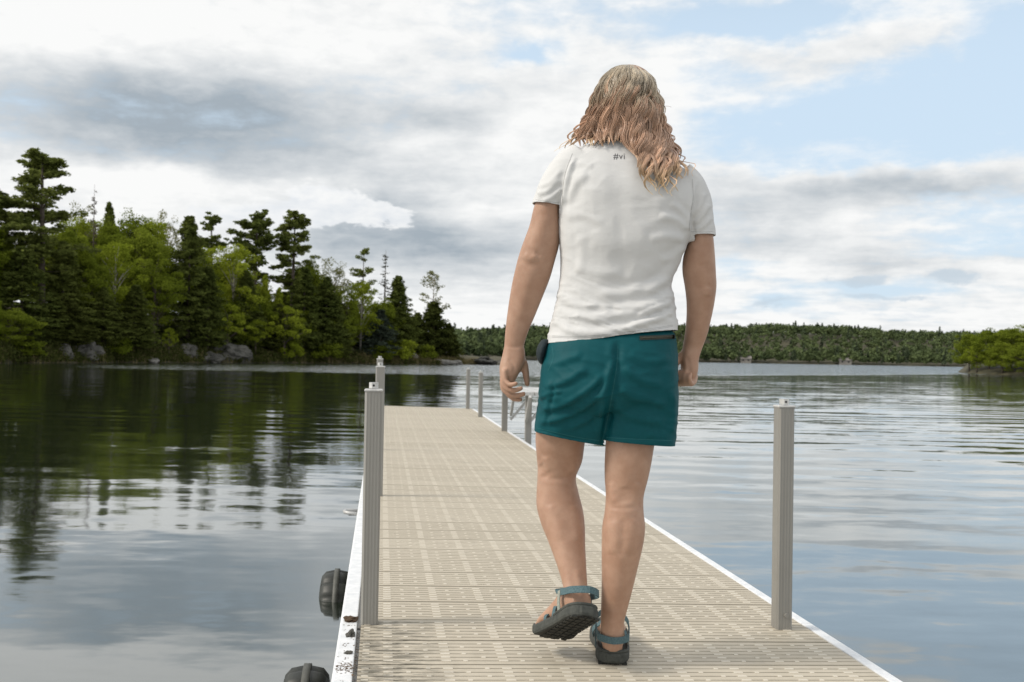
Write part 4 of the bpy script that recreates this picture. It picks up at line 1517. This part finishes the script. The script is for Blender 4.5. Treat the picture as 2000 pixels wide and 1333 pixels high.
# ---- T-shirt
SL_L = [(1122, 284, 1180, 372, .064, .0), (1092, 302, 1140, 386, .066, .0), (1062, 344, 1110, 400, .063, .0), (1046, 384, 1100, 403, .059, .0), (1042, 399, 1098, 406, .058, .0), (1038, 412, 1095, 418, .057, .0)]
SL_R = [(1292, 402, 1345, 322, .064, .0), (1318, 420, 1370, 350, .066, .0), (1336, 440, 1386, 388, .063, .0), (1342, 452, 1391, 430, .060, .0), (1343, 462, 1395, 461, .058, .0), (1343, 474, 1397, 473, .057, .0)]
shirt = solid([loft(TORSO[1:], 40, 4, 2.35, .002), loft(SL_L, 32, 4, 2.0, .004), loft(SL_R, 32, 4, 2.0, .004)], 0.0046, 6, .5)
folds(shirt, [
    ([(1084, 606), (1150, 622), (1225, 614), (1300, 596)], 9, 6), ([(1080, 636), (1140, 648), (1220, 640), (1316, 610)], 7, 5), ([(1318, 566), (1290, 588), (1245, 600), (1196, 598)], 9, 7),
    ([(1316, 586), (1280, 604), (1240, 622)], 6, 6), ([(1314, 545), (1270, 560), (1215, 575), (1160, 572)], 11, 5), ([(1088, 575), (1120, 592), (1170, 600)], 8, 4), ([(1320, 606), (1296, 618), (1262, 630), (1200, 650)], 6, 5),
    ([(1336, 500), (1300, 540), (1255, 585)], 11, 5), ([(1132, 455), (1136, 500), (1128, 540)], 9, 2.5), ([(1100, 545), (1094, 590), (1082, 640)], 8, 4),
    ([(1098, 410), (1103, 375), (1112, 335), (1126, 306)], 5, 6), ([(1105, 400), (1122, 362), (1150, 335)], 9, 4), ([(1104, 425), (1140, 420), (1180, 440)], 10, 3), ([(1110, 330), (1135, 318), (1160, 330)], 7, 3.5),
    ([(1346, 455), (1344, 425), (1352, 385), (1356, 352)], 5, 6), ([(1342, 452), (1322, 430), (1285, 420)], 8, 5), ([(1346, 440), (1330, 412), (1308, 396)], 7, 4), ([(1338, 470), (1305, 462), (1265, 470)], 10, 4), ([(1340, 480), (1318, 500), (1290, 512)], 9, 4),
    ([(1048, 380), (1070, 372), (1096, 348)], 6, 4.5), ([(1052, 366), (1076, 356), (1098, 330)], 6, 3.5), ([(1060, 394), (1080, 384), (1098, 366)], 5, 3.5), ([(1354, 440), (1372, 420), (1386, 398)], 6, 4), ([(1352, 425), (1368, 400), (1376, 376)], 6, 3.5), ([(1356, 452), (1376, 440), (1390, 424)], 5, 3),
    ([(1150, 470), (1210, 480), (1270, 470)], 22, 3), ([(1120, 520), (1170, 535), (1220, 530)], 13, 3.5), ([(1100, 660), (1180, 658), (1310, 634)], 3.2, -1.6),
    ([(1044, 389), (1070, 395), (1097, 397)], 2.2, -1.5), ([(1344, 451), (1370, 452), (1394, 451)], 2.2, -1.5), ([(1200, 280), (1212, 400), (1214, 500), (1212, 640)], 22, -3), ([(1160, 360), (1150, 420)], 24, 3), ([(1290, 380), (1292, 440)], 24, 3)], gain=1.15, thin=.9)
crumple(shirt, 520, 640, .0050, (9, 9, 38)); crumple(shirt, 300, 700, .0012, (11, 11, 17))
cut(shirt, (1066, 671), (1322, 646), sel=lambda c: c.z < PP(1200, 560).z, tilt=-.03)
cut(shirt, (1042, 398), (1098, 406), sel=lambda c: c.x < PP(1091, 406).x and PP(1098, 470).z < c.z)
cut(shirt, (1344, 462), (1395, 461), sel=lambda c: c.x > PP(1351, 462).x and c.z > PP(1340, 520).z)
cut_n = None
shirt_o = wear('t_shirt', finish(shirt, 'shirt'))
# hem sags a little left of the middle
co = get_co(shirt); uv = project(co)
k = np.exp(-((uv[:, 0] - 1140) / 75) ** 2) * np.clip((uv[:, 1] - 620) / 45, 0, 1)
co[:, 2] -= k * 0.006
co += get_no(shirt) * (np.clip((uv[:, 1] - 640) / 30, 0, 1) * .004 * (uv[:, 1] > 560))[:, None]
set_co(shirt, co)
md = shirt_o.modifiers.new('thick', 'SOLIDIFY'); md.thickness = 0.0022; md.offset = -1
bv_shirt = BVHTree.FromPolygons([v.co.copy() for v in shirt.vertices], [tuple(p.vertices) for p in shirt.polygons])

# print on the upper back, carried by the cloth
tcu = bpy.data.curves.new('print', 'FONT'); tcu.body = '#vi'; tcu.size = 1.0; tcu.space_character = 1.12
to = bpy.data.objects.new('print', tcu); COL.objects.link(to)
dg = bpy.context.evaluated_depsgraph_get()
tm = bpy.data.meshes.new_from_object(to.evaluated_get(dg)); bpy.data.objects.remove(to)
bm = bmesh.new(); bm.from_mesh(tm); bmesh.ops.triangulate(bm, faces=bm.faces)
bmesh.ops.subdivide_edges(bm, edges=bm.edges, cuts=1); bm.to_mesh(tm); bm.free()
c0 = get_co(tm)
kx = 22.0 / c0[:, 0].max()
out = []
for p in c0:
    px_, py_ = 1198 + p[0] * kx, 310.5 - p[1] * kx * 1.0 + (p[0] * kx) * 0.03
    d = ray(px_, py_)
    hit = bv_shirt.ray_cast(CAM, d)
    q = hit[0] - d * 0.0012 if hit[0] else PP(px_, py_, -.1)
    out.append(q)
set_co(tm, np.array(out))
tm.materials.clear(); tm.materials.append(MAT['print'])
pr = add('chest_print', tm, shirt_o); pr.name = 'back_print'; pr['label'] = 'small dark lettering #vi on the upper back of the tee'

# ---- shorts
HIP = [(1092, 630, 1300, 622, .100, .004), (1082, 655, 1308, 643, .112, .004), (1067, 674, 1318, 656, .128, .0), (1060, 705, 1322, 695, .140, -.004), (1054, 745, 1322, 738, .146, -.004), (1052, 780, 1320, 776, .138, .0), (1062, 806, 1306, 806, .10, .01)]
SLEG_L = [(1060, 720, 1196, 720, .128, .0), (1053, 770, 1190, 775, .124, .015), (1047, 815, 1190, 822, .112, .03), (1043, 842, 1183, 860, .106, .045), (1041, 862, 1177, 886, .104, .05)]
SLEG_R = [(1190, 720, 1322, 720, .128, .0), (1186, 770, 1322, 770, .122, .0), (1174, 815, 1321, 818, .112, .01), (1174, 850, 1318, 858, .106, .01), (1178, 886, 1316, 894, .104, .01)]
shorts = solid([loft(HIP, 40, 4, 2.5), loft(SLEG_L, 32, 4, 2.7), loft(SLEG_R, 32, 4, 2.7)], 0.0048, 7, .5)
folds(shorts, [
    ([(1208, 660), (1204, 720), (1196, 770), (1178, 880)], 10, -7), ([(1206, 690), (1178, 770), (1168, 850)], 8, 4),
    ([(1050, 802), (1100, 790), (1150, 760), (1188, 722)], 8, 4.5), ([(1048, 828), (1100, 816), (1150, 790), (1186, 758)], 8, 4.5), ([(1062, 756), (1105, 744), (1150, 716)], 9, 4), ([(1066, 716), (1100, 706), (1140, 690)], 8, 3),
    ([(1052, 780), (1075, 768), (1100, 765)], 5, 3), ([(1110, 838), (1150, 818), (1180, 792)], 8, 3.5), ([(1216, 716), (1250, 742), (1300, 752)], 9, 4), ([(1208, 756), (1240, 778), (1310, 790)], 10, 4), ([(1200, 790), (1235, 815), (1300, 826)], 10, 3.5),
    ([(1226, 690), (1262, 706), (1310, 702)], 9, 3), ([(1312, 760), (1316, 810), (1312, 850)], 8, 3), ([(1266, 800), (1272, 860)], 12, 3),
    ([(1048, 838), (1080, 848), (1130, 859), (1168, 858)], 2.4, -1.8), ([(1184, 847), (1240, 859), (1312, 859)], 2.4, -1.8), ([(1082, 740), (1076, 790), (1066, 836)], 5, -3)], gain=1.5, thin=.85)
crumple(shorts, 300, 900, .0022, (9, 9, 22))
xs_ = PP(1177, 860).x
cut(shorts, (1043, 843), (1174, 869), sel=lambda c: c.x < xs_ and c.z < PP(1100, 800).z)
cut(shorts, (1180, 858), (1318, 870), sel=lambda c: c.x >= xs_ and c.z < PP(1250, 800).z)
shorts_o = wear('shorts', finish(shorts, 'shorts'))
md = shorts_o.modifiers.new('thick', 'SOLIDIFY'); md.thickness = 0.0016; md.offset = -1
bv_sh = BVHTree.FromPolygons([v.co.copy() for v in shorts.vertices], [tuple(p.vertices) for p in shorts.polygons])


def lay(px_, py_, lift, bvh, dflt=-.13):
    d = ray(px_, py_)
    h = bvh.ray_cast(CAM, d)
    return (h[0] if h[0] else PP(px_, py_, dflt)) - d * lift


# zip of the back pocket
N = 26
m = MB()
top_, bot_ = [], []
for i in range(N + 1):
    x = 1249 + (1319 - 1249) * i / N
    yc = 660.5 - (x - 1249) * 0.035
    top_.append(lay(x, yc - 4.2, .0022, bv_sh)); bot_.append(lay(x, yc + 4.2, .0022, bv_sh))
m.v = [tuple(p) for p in top_ + bot_]
for i in range(N): m.f.append((i, N + 1 + i, N + 2 + i, i + 1)); m.m.append(0)
z_o = add('pocket_zip', m.mesh('pocket_zip', 'zip'), shorts_o); z_o['label'] = 'black zip of the right back pocket'
m = MB()
for i in range(44):
    x = 1251 + 62 * i / 44
    yc = 660.5 - (x - 1249) * 0.035
    a, b = lay(x, yc - 1.6, .0030, bv_sh), lay(x, yc + 1.6, .0030, bv_sh)
    m.bar(a, b, .0011, .0012)
a, b = lay(1312, 658.3, .004, bv_sh), lay(1317, 658.3, .004, bv_sh)
m.bar(a, b, .006, .003)
add('zip_teeth', m.mesh('zip_teeth', 'ziptooth'), z_o)
# dark side pocket bulging at the left hip
pk = solid([loft([(1058, 664, 1072, 662, .030, -.005), (1050, 676, 1070, 674, .050, -.005), (1047, 690, 1066, 690, .055, -.005), (1050, 704, 1063, 703, .045, -.005), (1057, 713, 1062, 713, .025, -.005)], 24, 4, 2.2)], .004, 4, .5)
po = add('side_pocket', finish(pk, 'pocket'), shorts_o); po['label'] = 'dark open side pocket at the left hip'


# ---- seams and stitched hems
MAT['seam'] = mat_noise('grey_thread', (0.36, 0.36, 0.35), (0.46, 0.46, 0.45), 300.0, 0.9, 0)
MAT['seam2'] = mat_noise('teal_thread', (0.012, 0.105, 0.115), (0.020, 0.140, 0.150), 300.0, 0.9, 0)


def seam(name, poly, bvh, par, mat, wpx=.45, dash=0):
    a = catmull(poly, 14)
    m_b = MB()
    for i in range(len(a) - 1):
        if dash and i % 2: continue
        (x0, y0), (x1, y1) = a[i], a[i + 1]
        l_ = math.hypot(x1 - x0, y1 - y0) + 1e-6
        nx_, ny_ = -(y1 - y0) / l_ * wpx, (x1 - x0) / l_ * wpx
        q = [lay(x0 + nx_, y0 + ny_, .0007, bvh), lay(x0 - nx_, y0 - ny_, .0007, bvh), lay(x1 - nx_, y1 - ny_, .0007, bvh), lay(x1 + nx_, y1 + ny_, .0007, bvh)]
        if max((q[0] - r_).length for r_ in q) > .05: continue
        b_ = len(m_b.v); m_b.v += [tuple(r_) for r_ in q]; m_b.f.append((b_, b_ + 1, b_ + 2, b_ + 3)); m_b.m.append(0)
    add(name, m_b.mesh(name, mat), par)


bv_shirt = BVHTree.FromPolygons([v.co.copy() for v in shirt.vertices], [tuple(p.vertices) for p in shirt.polygons])
for dy2 in (9, 11.5): seam('hem_stitching', [(1078, 668 - dy2), (1140, 669 - dy2), (1230, 660 - dy2), (1314, 647 - dy2)], bv_shirt, shirt_o, 'seam', .35)
seam('sleeve_stitching', [(1046, 390), (1070, 394), (1092, 397)], bv_shirt, shirt_o, 'seam', .4)
seam('sleeve_stitching', [(1349, 453), (1370, 453.5), (1392, 452.5)], bv_shirt, shirt_o, 'seam', .4)
seam('armhole_seam', [(1099, 402), (1099, 370), (1105, 335), (1118, 300)], bv_shirt, shirt_o, 'seam', .5)
seam('armhole_seam', [(1346, 452), (1349, 420), (1354, 385), (1352, 350)], bv_shirt, shirt_o, 'seam', .5)
seam('hem_stitching', [(1048, 836), (1080, 844), (1130, 855), (1170, 861)], bv_sh, shorts_o, 'seam2', .45)
seam('hem_stitching', [(1184, 855), (1240, 858), (1312, 861)], bv_sh, shorts_o, 'seam2', .45)
seam('centre_seam', [(1207, 676), (1204, 720), (1195, 775), (1181, 846)], bv_sh, shorts_o, 'seam2', .4)
seam('pocket_seam', [(1078, 676), (1080, 700), (1070, 725)], bv_sh, shorts_o, 'seam2', .4)

# ---- sandals
def ribbon(pts, wv, th, M_):
    """strap: centre points, per-point width vectors (half), thickness"""
    P_ = catmull([(*p, *w_) for p, w_ in zip(pts, wv)], 5)
    V, Fc = [], []
    n = len(P_)
    for i in range(n):
        c = Vector(P_[i][:3]); w_ = Vector(P_[i][3:])
        t = Vector(P_[min(i + 1, n - 1)][:3]) - Vector(P_[max(i - 1, 0)][:3])
        nn_ = t.cross(w_).normalized() * th / 2
        V += [c - w_ - nn_, c + w_ - nn_, c + w_ + nn_, c - w_ + nn_]
    for i in range(n - 1):
        for k in range(4):
            j = (k + 1) % 4
            Fc.append((i * 4 + k, i * 4 + j, i * 4 + 4 + j, i * 4 + 4 + k))
    Fc += [(3, 2, 1, 0), tuple(4 * (n - 1) + k for k in range(4))]
    return [M_ @ v for v in V], Fc


def sandal(M_, mir, label):
    """M_ maps foot axes (z=0 at the footbed bottom) to the world"""
    ys = [-.034, -.028, -.015, .01, .05, .09, .13, .17, .205, .235, .262, .278, .284]
    hwl = [.012, .024, .034, .039, .038, .036, .040, .046, .049, .047, .038, .024, .010]
    hwr = [.012, .024, .034, .040, .041, .042, .045, .049, .051, .048, .038, .024, .010]
    yy = np.linspace(0, 12, 37); ysm = catmull(np.array([ys, hwl, hwr]).T, 3)
    ys, hwl, hwr = list(ysm[:, 0]), list(ysm[:, 1] * 1.20), list(ysm[:, 2] * 1.20)
    def slab(z0, z1, grow, curve, mat, name, par):
        V, Fc = [], []
        n = len(ys)
        rows = [(z0, grow - .003), (z0 + (z1 - z0) * .25, grow), (z0 + (z1 - z0) * .75, grow), (z1, grow - .003)]
        for z, g in rows:
            for side in (0, 1):
                for i in range(n):
                    ii = i if side == 0 else n - 1 - i
                    h_ = -(hwl[ii] + g) if side == 0 else hwr[ii] + g
                    cv = curve * max(0, ys[ii] - .18) ** 2 * 6
                    V.append(Vector((h_ * mir, ys[ii] + .030 + (g if ii == n - 1 else -g if ii == 0 else 0), z + cv)))
        m2 = 2 * n
        for r in range(len(rows) - 1):
            for i in range(m2):
                j = (i + 1) % m2
                Fc.append((r * m2 + i, r * m2 + j, (r + 1) * m2 + j, (r + 1) * m2 + i))
        for r, rev in ((0, 1), (len(rows) - 1, 0)):
            for i in range(n - 1):
                q = (r * m2 + i, r * m2 + i + 1, r * m2 + m2 - 2 - i, r * m2 + m2 - 1 - i)
                Fc.append(q[::-1] if rev else q)
        me = mesh_of(name, [M_ @ v for v in V], Fc, mat, False)
        bm = bmesh.new(); bm.from_mesh(me); bmesh.ops.recalc_face_normals(bm, faces=bm.faces); bm.to_mesh(me); bm.free()
        return me
    so = wear('sandal', slab(-SOLE + .006, .006, .004, .5, 'sole', 'sandal', None))
    me_par = so
    so['label'] = label
    def sub(name, me):
        q = add(name, me, so)
        return q
    bevel_mod(so, .004, 2)
    # heel cup rim of the footbed
    rim = MB()
    pts = [(-.043 * mir, .12, .004), (-.044 * mir, .06, .007), (-.042 * mir, .026, .009), (-.028 * mir, .006, .010), (0, -.001, .010), (.028 * mir, .006, .010), (.044 * mir, .026, .009), (.048 * mir, .06, .007), (.050 * mir, .12, .004)]
    a = catmull(pts, 4)
    rim.tube([M_ @ Vector(p) for p in a], [.0055] * len(a), 8)
    sub('heel_cup', rim.mesh('heel_cup', 'sole', True))
    # tread lugs
    lug = MB()
    base = slab(-SOLE + .003, -SOLE + .0075, -.002, .5, 'tread', 'tread', None)
    sub('outsole', base)
    for i in range(11):
        y = .012 + i * .0255
        for x in (-.036, -.012, .012, .036):
            if y > .26 and abs(x) > .02: continue
            cv = .5 * 6 * max(0, y - .21) ** 2
            b = len(lug.v)
            q = MB().box(x - .0075, x + .0075, y - .0085, y + .0085, -SOLE + cv, -SOLE + .005 + cv)
            lug.v += [tuple(M_ @ Vector((v[0] * mir, v[1], v[2]))) for v in q.v]; lug.f += [tuple(b + k_ for k_ in f_) for f_ in q.f]; lug.m += q.m
    sub('tread_lugs', lug.mesh('tread_lugs', 'tread'))
    wz = lambda n_, h_=.0105: [(0, 0, h_)] * n_
    mk = lambda L: [(x * mir, y, z) for x, y, z in L]
    def strap(name, pts, wv, mat='strap', th=.0028):
        v, f = ribbon(mk(pts), [(w_[0] * mir, w_[1], w_[2]) for w_ in wv], th, M_)
        sub(name, mesh_of(name, v, f, mat, False))
    strap('heel_strap', [(-.050, .080, .064), (-.049, .046, .056), (-.042, .006, .050), (0, -.021, .048), (.042, .006, .050), (.049, .046, .056), (.050, .080, .064)], wz(7))
    strap('ankle_strap', [(-.050, .080, .064), (-.048, .12, .082), (-.024, .150, .094), (.004, .157, .096), (.032, .144, .088), (.049, .112, .074), (.050, .080, .064)], [(0, .006, .008)] * 7)
    for s_ in (-1, 1):
        strap('riser_strap', [(s_ * .048, .088, -.004), (s_ * .0515, .086, .030), (s_ * .0515, .082, .068)], [(0, .0085, 0)] * 3, 'stitch' if s_ > 0 else 'strap')
    strap('instep_strap', [(-.052, .19, -.002), (-.052, .178, .030), (-.024, .160, .058), (.010, .150, .058), (.040, .136, .036), (.051, .128, -.002)], [(0, .0095, .004)] * 6)
    strap('toe_strap', [(-.054, .205, -.002), (-.052, .21, .024), (-.02, .205, .042), (.02, .195, .040), (.050, .185, .020), (.055, .18, -.002)], [(0, .009, .003)] * 6)


sandal(FR @ Matrix.Translation((0, -.020, SOLE + .001)), 1, 'dark grey sandal with teal straps on the planted right foot')
sandal(FL @ Matrix.Translation((0, -.020, 0)), -1, 'dark grey sandal lifted off the planks showing its black tread')

# ---- hair
def hair_mesh():
    rng = np.random.default_rng(17)
    hcx = PP(1223, 195, .03)
    CX, CY = hcx.x, hcx.y
    zpx = lambda y: PP(1226, y).z
    xpx = lambda x: PP(x, 300).x
    RX, RY = .083, .110
    ztop, zmid = zpx(124), zpx(200)
    verts, faces, tone, lum = [], [], [], []
    nv = 0
    def surf_y(x, z):
        h = bv_shirt.ray_cast(Vector((x, CY - 1.0, z)), Vector((0, 1, 0)))
        return h[0].y if h[0] else 9
    guides = []
    NG = 92
    for g in range(NG):
        u = (g + rng.random()) / NG * 2 - 1                 # -1 left .. 1 right as seen from behind
        ph = u * 1.95                                       # angle round the head, 0 = back
        lay_ = rng.random()
        # where it ends
        if u < -0.22:
            t = (u + 1) / .78
            ex_ = np.interp(t, [0, .35, .7, 1], [1124, 1140, 1172, 1212]) + rng.normal(0, 7)
            ey = np.interp(t, [0, .3, 1], [278, 284, 288]) + rng.normal(0, 5) - 18 * lay_ * (rng.random() < .35)
            sx_ = 1.0
        else:
            t = (u + .22) / 1.22
            ex_ = np.interp(t, [0, .25, .6, 1], [1246, 1262, 1298, 1334]) + rng.normal(0, 9)
            ey = np.interp(t, [0, .2, .5, .75, 1], [318, 366, 380, 362, 322]) + rng.normal(0, 15) - 45 * lay_ * (rng.random() < .3)
        guides.append((u, ph, ex_, ey, lay_, 5.0 * u + rng.normal(0, .9), rng.uniform(.095, .120), rng.uniform(.7, 1.3)))
    for g in range(24):                                     # under layer closing the nape
        u = rng.uniform(-1, .15)
        guides.append((u, u * 1.9, np.interp(u, [-1, -.6, -.2, .15], [1140, 1168, 1200, 1222]) + rng.normal(0, 6), 289 + rng.normal(0, 4), rng.uniform(.7, 1.0), rng.uniform(0, 6.28), .12, .6))
    NG = len(guides)
    # a few loose locks
    for ex_, ey, u in ((1092, 293, -.98), (1098, 290, -.9), (1306, 396, .5), (1300, 392, .42), (1262, 380, .18), (1352, 352, .95), (1302, 208, .8), (1256, 380, .10), (1346, 340, .9), (1284, 398, .34)):
        guides.append((u, u * 1.7, ex_, ey, .05, rng.uniform(0, 6.28), .07, 1.2))
    ns = 34
    for gi, (u, ph, ex_, ey, ly, phase, wl, wa) in enumerate(guides):
        loose = gi >= NG
        zend = zpx(ey); xend = xpx(ex_)
        path = []
        for k in range(ns + 1):
            s_ = k / ns
            z = ztop + (zend - ztop) * (s_ ** 0.93)
            # radius of hair mass round the head axis
            q = max(0.0, min(1.0, (ztop - z) / (ztop - zmid)))
            rr = math.sqrt(max(0.0, 1 - (1 - q) ** 2))
            below = max(0.0, (zmid - z) / max(1e-3, zmid - zend))
            puff = 1.0 + .10 * below + (.10 * (1 - ly))
            xh = CX + math.sin(ph) * RX * rr * puff * (1 + .12 * below)
            yh = CY - math.cos(ph) * RY * rr * (1.0 - .22 * below) * (1 + .06 * (1 - ly))
            e = below ** 1.25
            x = xh * (1 - e) + xend * e
            y = yh
            path.append([x, y, z])
        path = np.array(path)
        # waves shared by the whole lock
        L = np.concatenate([[0], np.cumsum(np.linalg.norm(np.diff(path, axis=0), axis=1))])
        amp = .0115 * wa * np.clip((L - .05) / .12, 0, 1)
        path[:, 0] += amp * np.sin(L / wl * 6.283 + phase)
        path[:, 1] += amp * .8 * np.cos(L / wl * 6.283 + phase + .6)
        push = np.zeros(ns + 1)                                 # rest on the back and shoulders
        for k in range(8, ns + 1):
            sy = surf_y(path[k, 0], path[k, 2])
            if sy < 8: push[k] = max(0, path[k, 1] - (sy - .012 - .010 * (1 - ly)))
        pk_ = np.array([push[max(0, k - 4):k + 3].max() for k in range(ns + 1)])
        pk_ = np.convolve(np.pad(pk_, 2, 'edge'), np.ones(5) / 5, 'valid')
        path[:, 1] -= pk_
        nst = 7 if loose else 54
        rad_c = .0035 if loose else rng.uniform(.0065, .0115)
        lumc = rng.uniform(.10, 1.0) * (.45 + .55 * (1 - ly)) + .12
        for j in range(nst):
            a = rng.uniform(0, 6.28); r0 = rad_c * math.sqrt(rng.random())
            off = np.array((math.cos(a) * r0, math.sin(a) * r0 * .8, 0))
            sc_ = np.linspace(0, 1, ns + 1)
            spread = (.6 + 1.0 * np.sin(np.pi * np.clip(sc_ * 1.05, 0, 1)) ** .6) * (1 - .75 * np.clip((sc_ - .7) / .3, 0, 1))
            p = path + off[None] * spread[:, None]
            lenf = rng.uniform(.86, 1.03) if not loose else 1
            if lenf < 1:
                ii = np.linspace(0, ns * lenf, ns + 1)
                p = np.stack([np.interp(ii, np.arange(ns + 1), p[:, c]) for c in range(3)], 1)
            rads = np.interp(sc_, [0, .1, .75, 1], [.0009, .0011, .0010, .0003])
            t = np.gradient(p, axis=0); t /= np.linalg.norm(t, axis=1)[:, None] + 1e-9
            A = np.cross(t, (0.2, 1, 0.1)); A /= np.linalg.norm(A, axis=1)[:, None] + 1e-9
            B = np.cross(t, A)
            ring = [p + (A * math.cos(h) + B * math.sin(h)) * rads[:, None] for h in (0, 2.094, 4.189)]
            v = np.stack(ring, 1).reshape(-1, 3)
            base = nv + np.arange(ns)[:, None] * 3
            fq = np.concatenate([np.stack([base[:, 0] + c, base[:, 0] + (c + 1) % 3, base[:, 0] + 3 + (c + 1) % 3, base[:, 0] + 3 + c], 1) for c in range(3)])
            verts.append(v); faces.append(fq); nv += len(v)
            # ash roots, copper lengths, blond ends: dyed by distance from the crown
            zz = (ztop - p[:, 2]) / (ztop - zpx(395))
            edge = .25 + .07 * math.sin(gi * 2.1) + .045 * rng.normal() + .05 * max(0, u)
            tn = np.where(zz < edge, .02 + .22 * np.clip(zz / edge, 0, 1) ** 2, .34 + .38 * np.clip((zz - edge) / (1 - edge), 0, 1))
            tn = tn + .34 * np.clip((sc_ - .72) / .28, 0, 1) ** 1.6 + (.20 if u < -.8 else 0) * np.clip((zz - .3) * 3, 0, 1)  # blond ends; far-left locks also paler, the rim light put into their tone
            sm = np.convolve(np.pad(tn, 4, 'edge'), np.ones(9) / 9, 'valid')
            tone.append(np.repeat(np.clip(sm, 0, 1), 3)); lum.append(np.full(len(v), np.clip(lumc * rng.uniform(.75, 1.25), 0, 1)))
    # scalp cap under the locks
    cv, cf = [], []
    nu, nw = 28, 40
    for i in range(nu + 1):
        th = math.pi * .60 * i / nu
        for k in range(nw):
            a = 2 * math.pi * k / nw
            front = max(0, math.sin(a))
            cv.append((CX + math.cos(a) * math.sin(th) * RX * .99, CY + .01 + math.sin(a) * math.sin(th) * RY * .97 * (1 - .0 * front), zmid + math.cos(th) * (ztop - zmid) * .985))
    for i in range(nu):
        for k in range(nw):
            j = (k + 1) % nw
            if i > 15 and 0.2 < math.sin(2 * math.pi * k / nw): continue
            cf.append((nv + i * nw + k, nv + i * nw + j, nv + (i + 1) * nw + j, nv + (i + 1) * nw + k))
    b1 = len(cv)                                               # hair body closing the nape behind the locks
    zl = zmid + math.cos(math.pi * .60) * (ztop - zmid) * .985
    for i in range(9):
        t_ = i / 8
        for k in range(25):
            a = math.pi + math.pi * k / 24
            cv.append((CX - .006 * t_ + math.cos(a) * RX * (.95 + .10 * t_), CY + .01 + math.sin(a) * RY * (.92 - .25 * t_), zl * (1 - t_) + zpx(281) * t_ + (.02 if i == 0 else 0)))
    for i in range(8):
        for k in range(24):
            q = nv + b1 + i * 25 + k
            cf.append((q, q + 1, q + 26, q + 25))
    verts.append(np.array(cv)); faces.append(np.array(cf))
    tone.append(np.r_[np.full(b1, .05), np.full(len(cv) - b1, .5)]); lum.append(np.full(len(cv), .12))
    me = mesh_of('hair', np.concatenate(verts), np.concatenate(faces), 'hair', True)
    for nm, arr in (('tone', tone), ('lum', lum)):
        at = me.attributes.new(nm, 'FLOAT', 'POINT'); at.data.foreach_set('value', np.concatenate(arr).astype(np.float32))
    return me


ho = wear('hair', hair_mesh())
ho['label'] = 'long wavy hair, ash at the crown turning copper with blond tips'
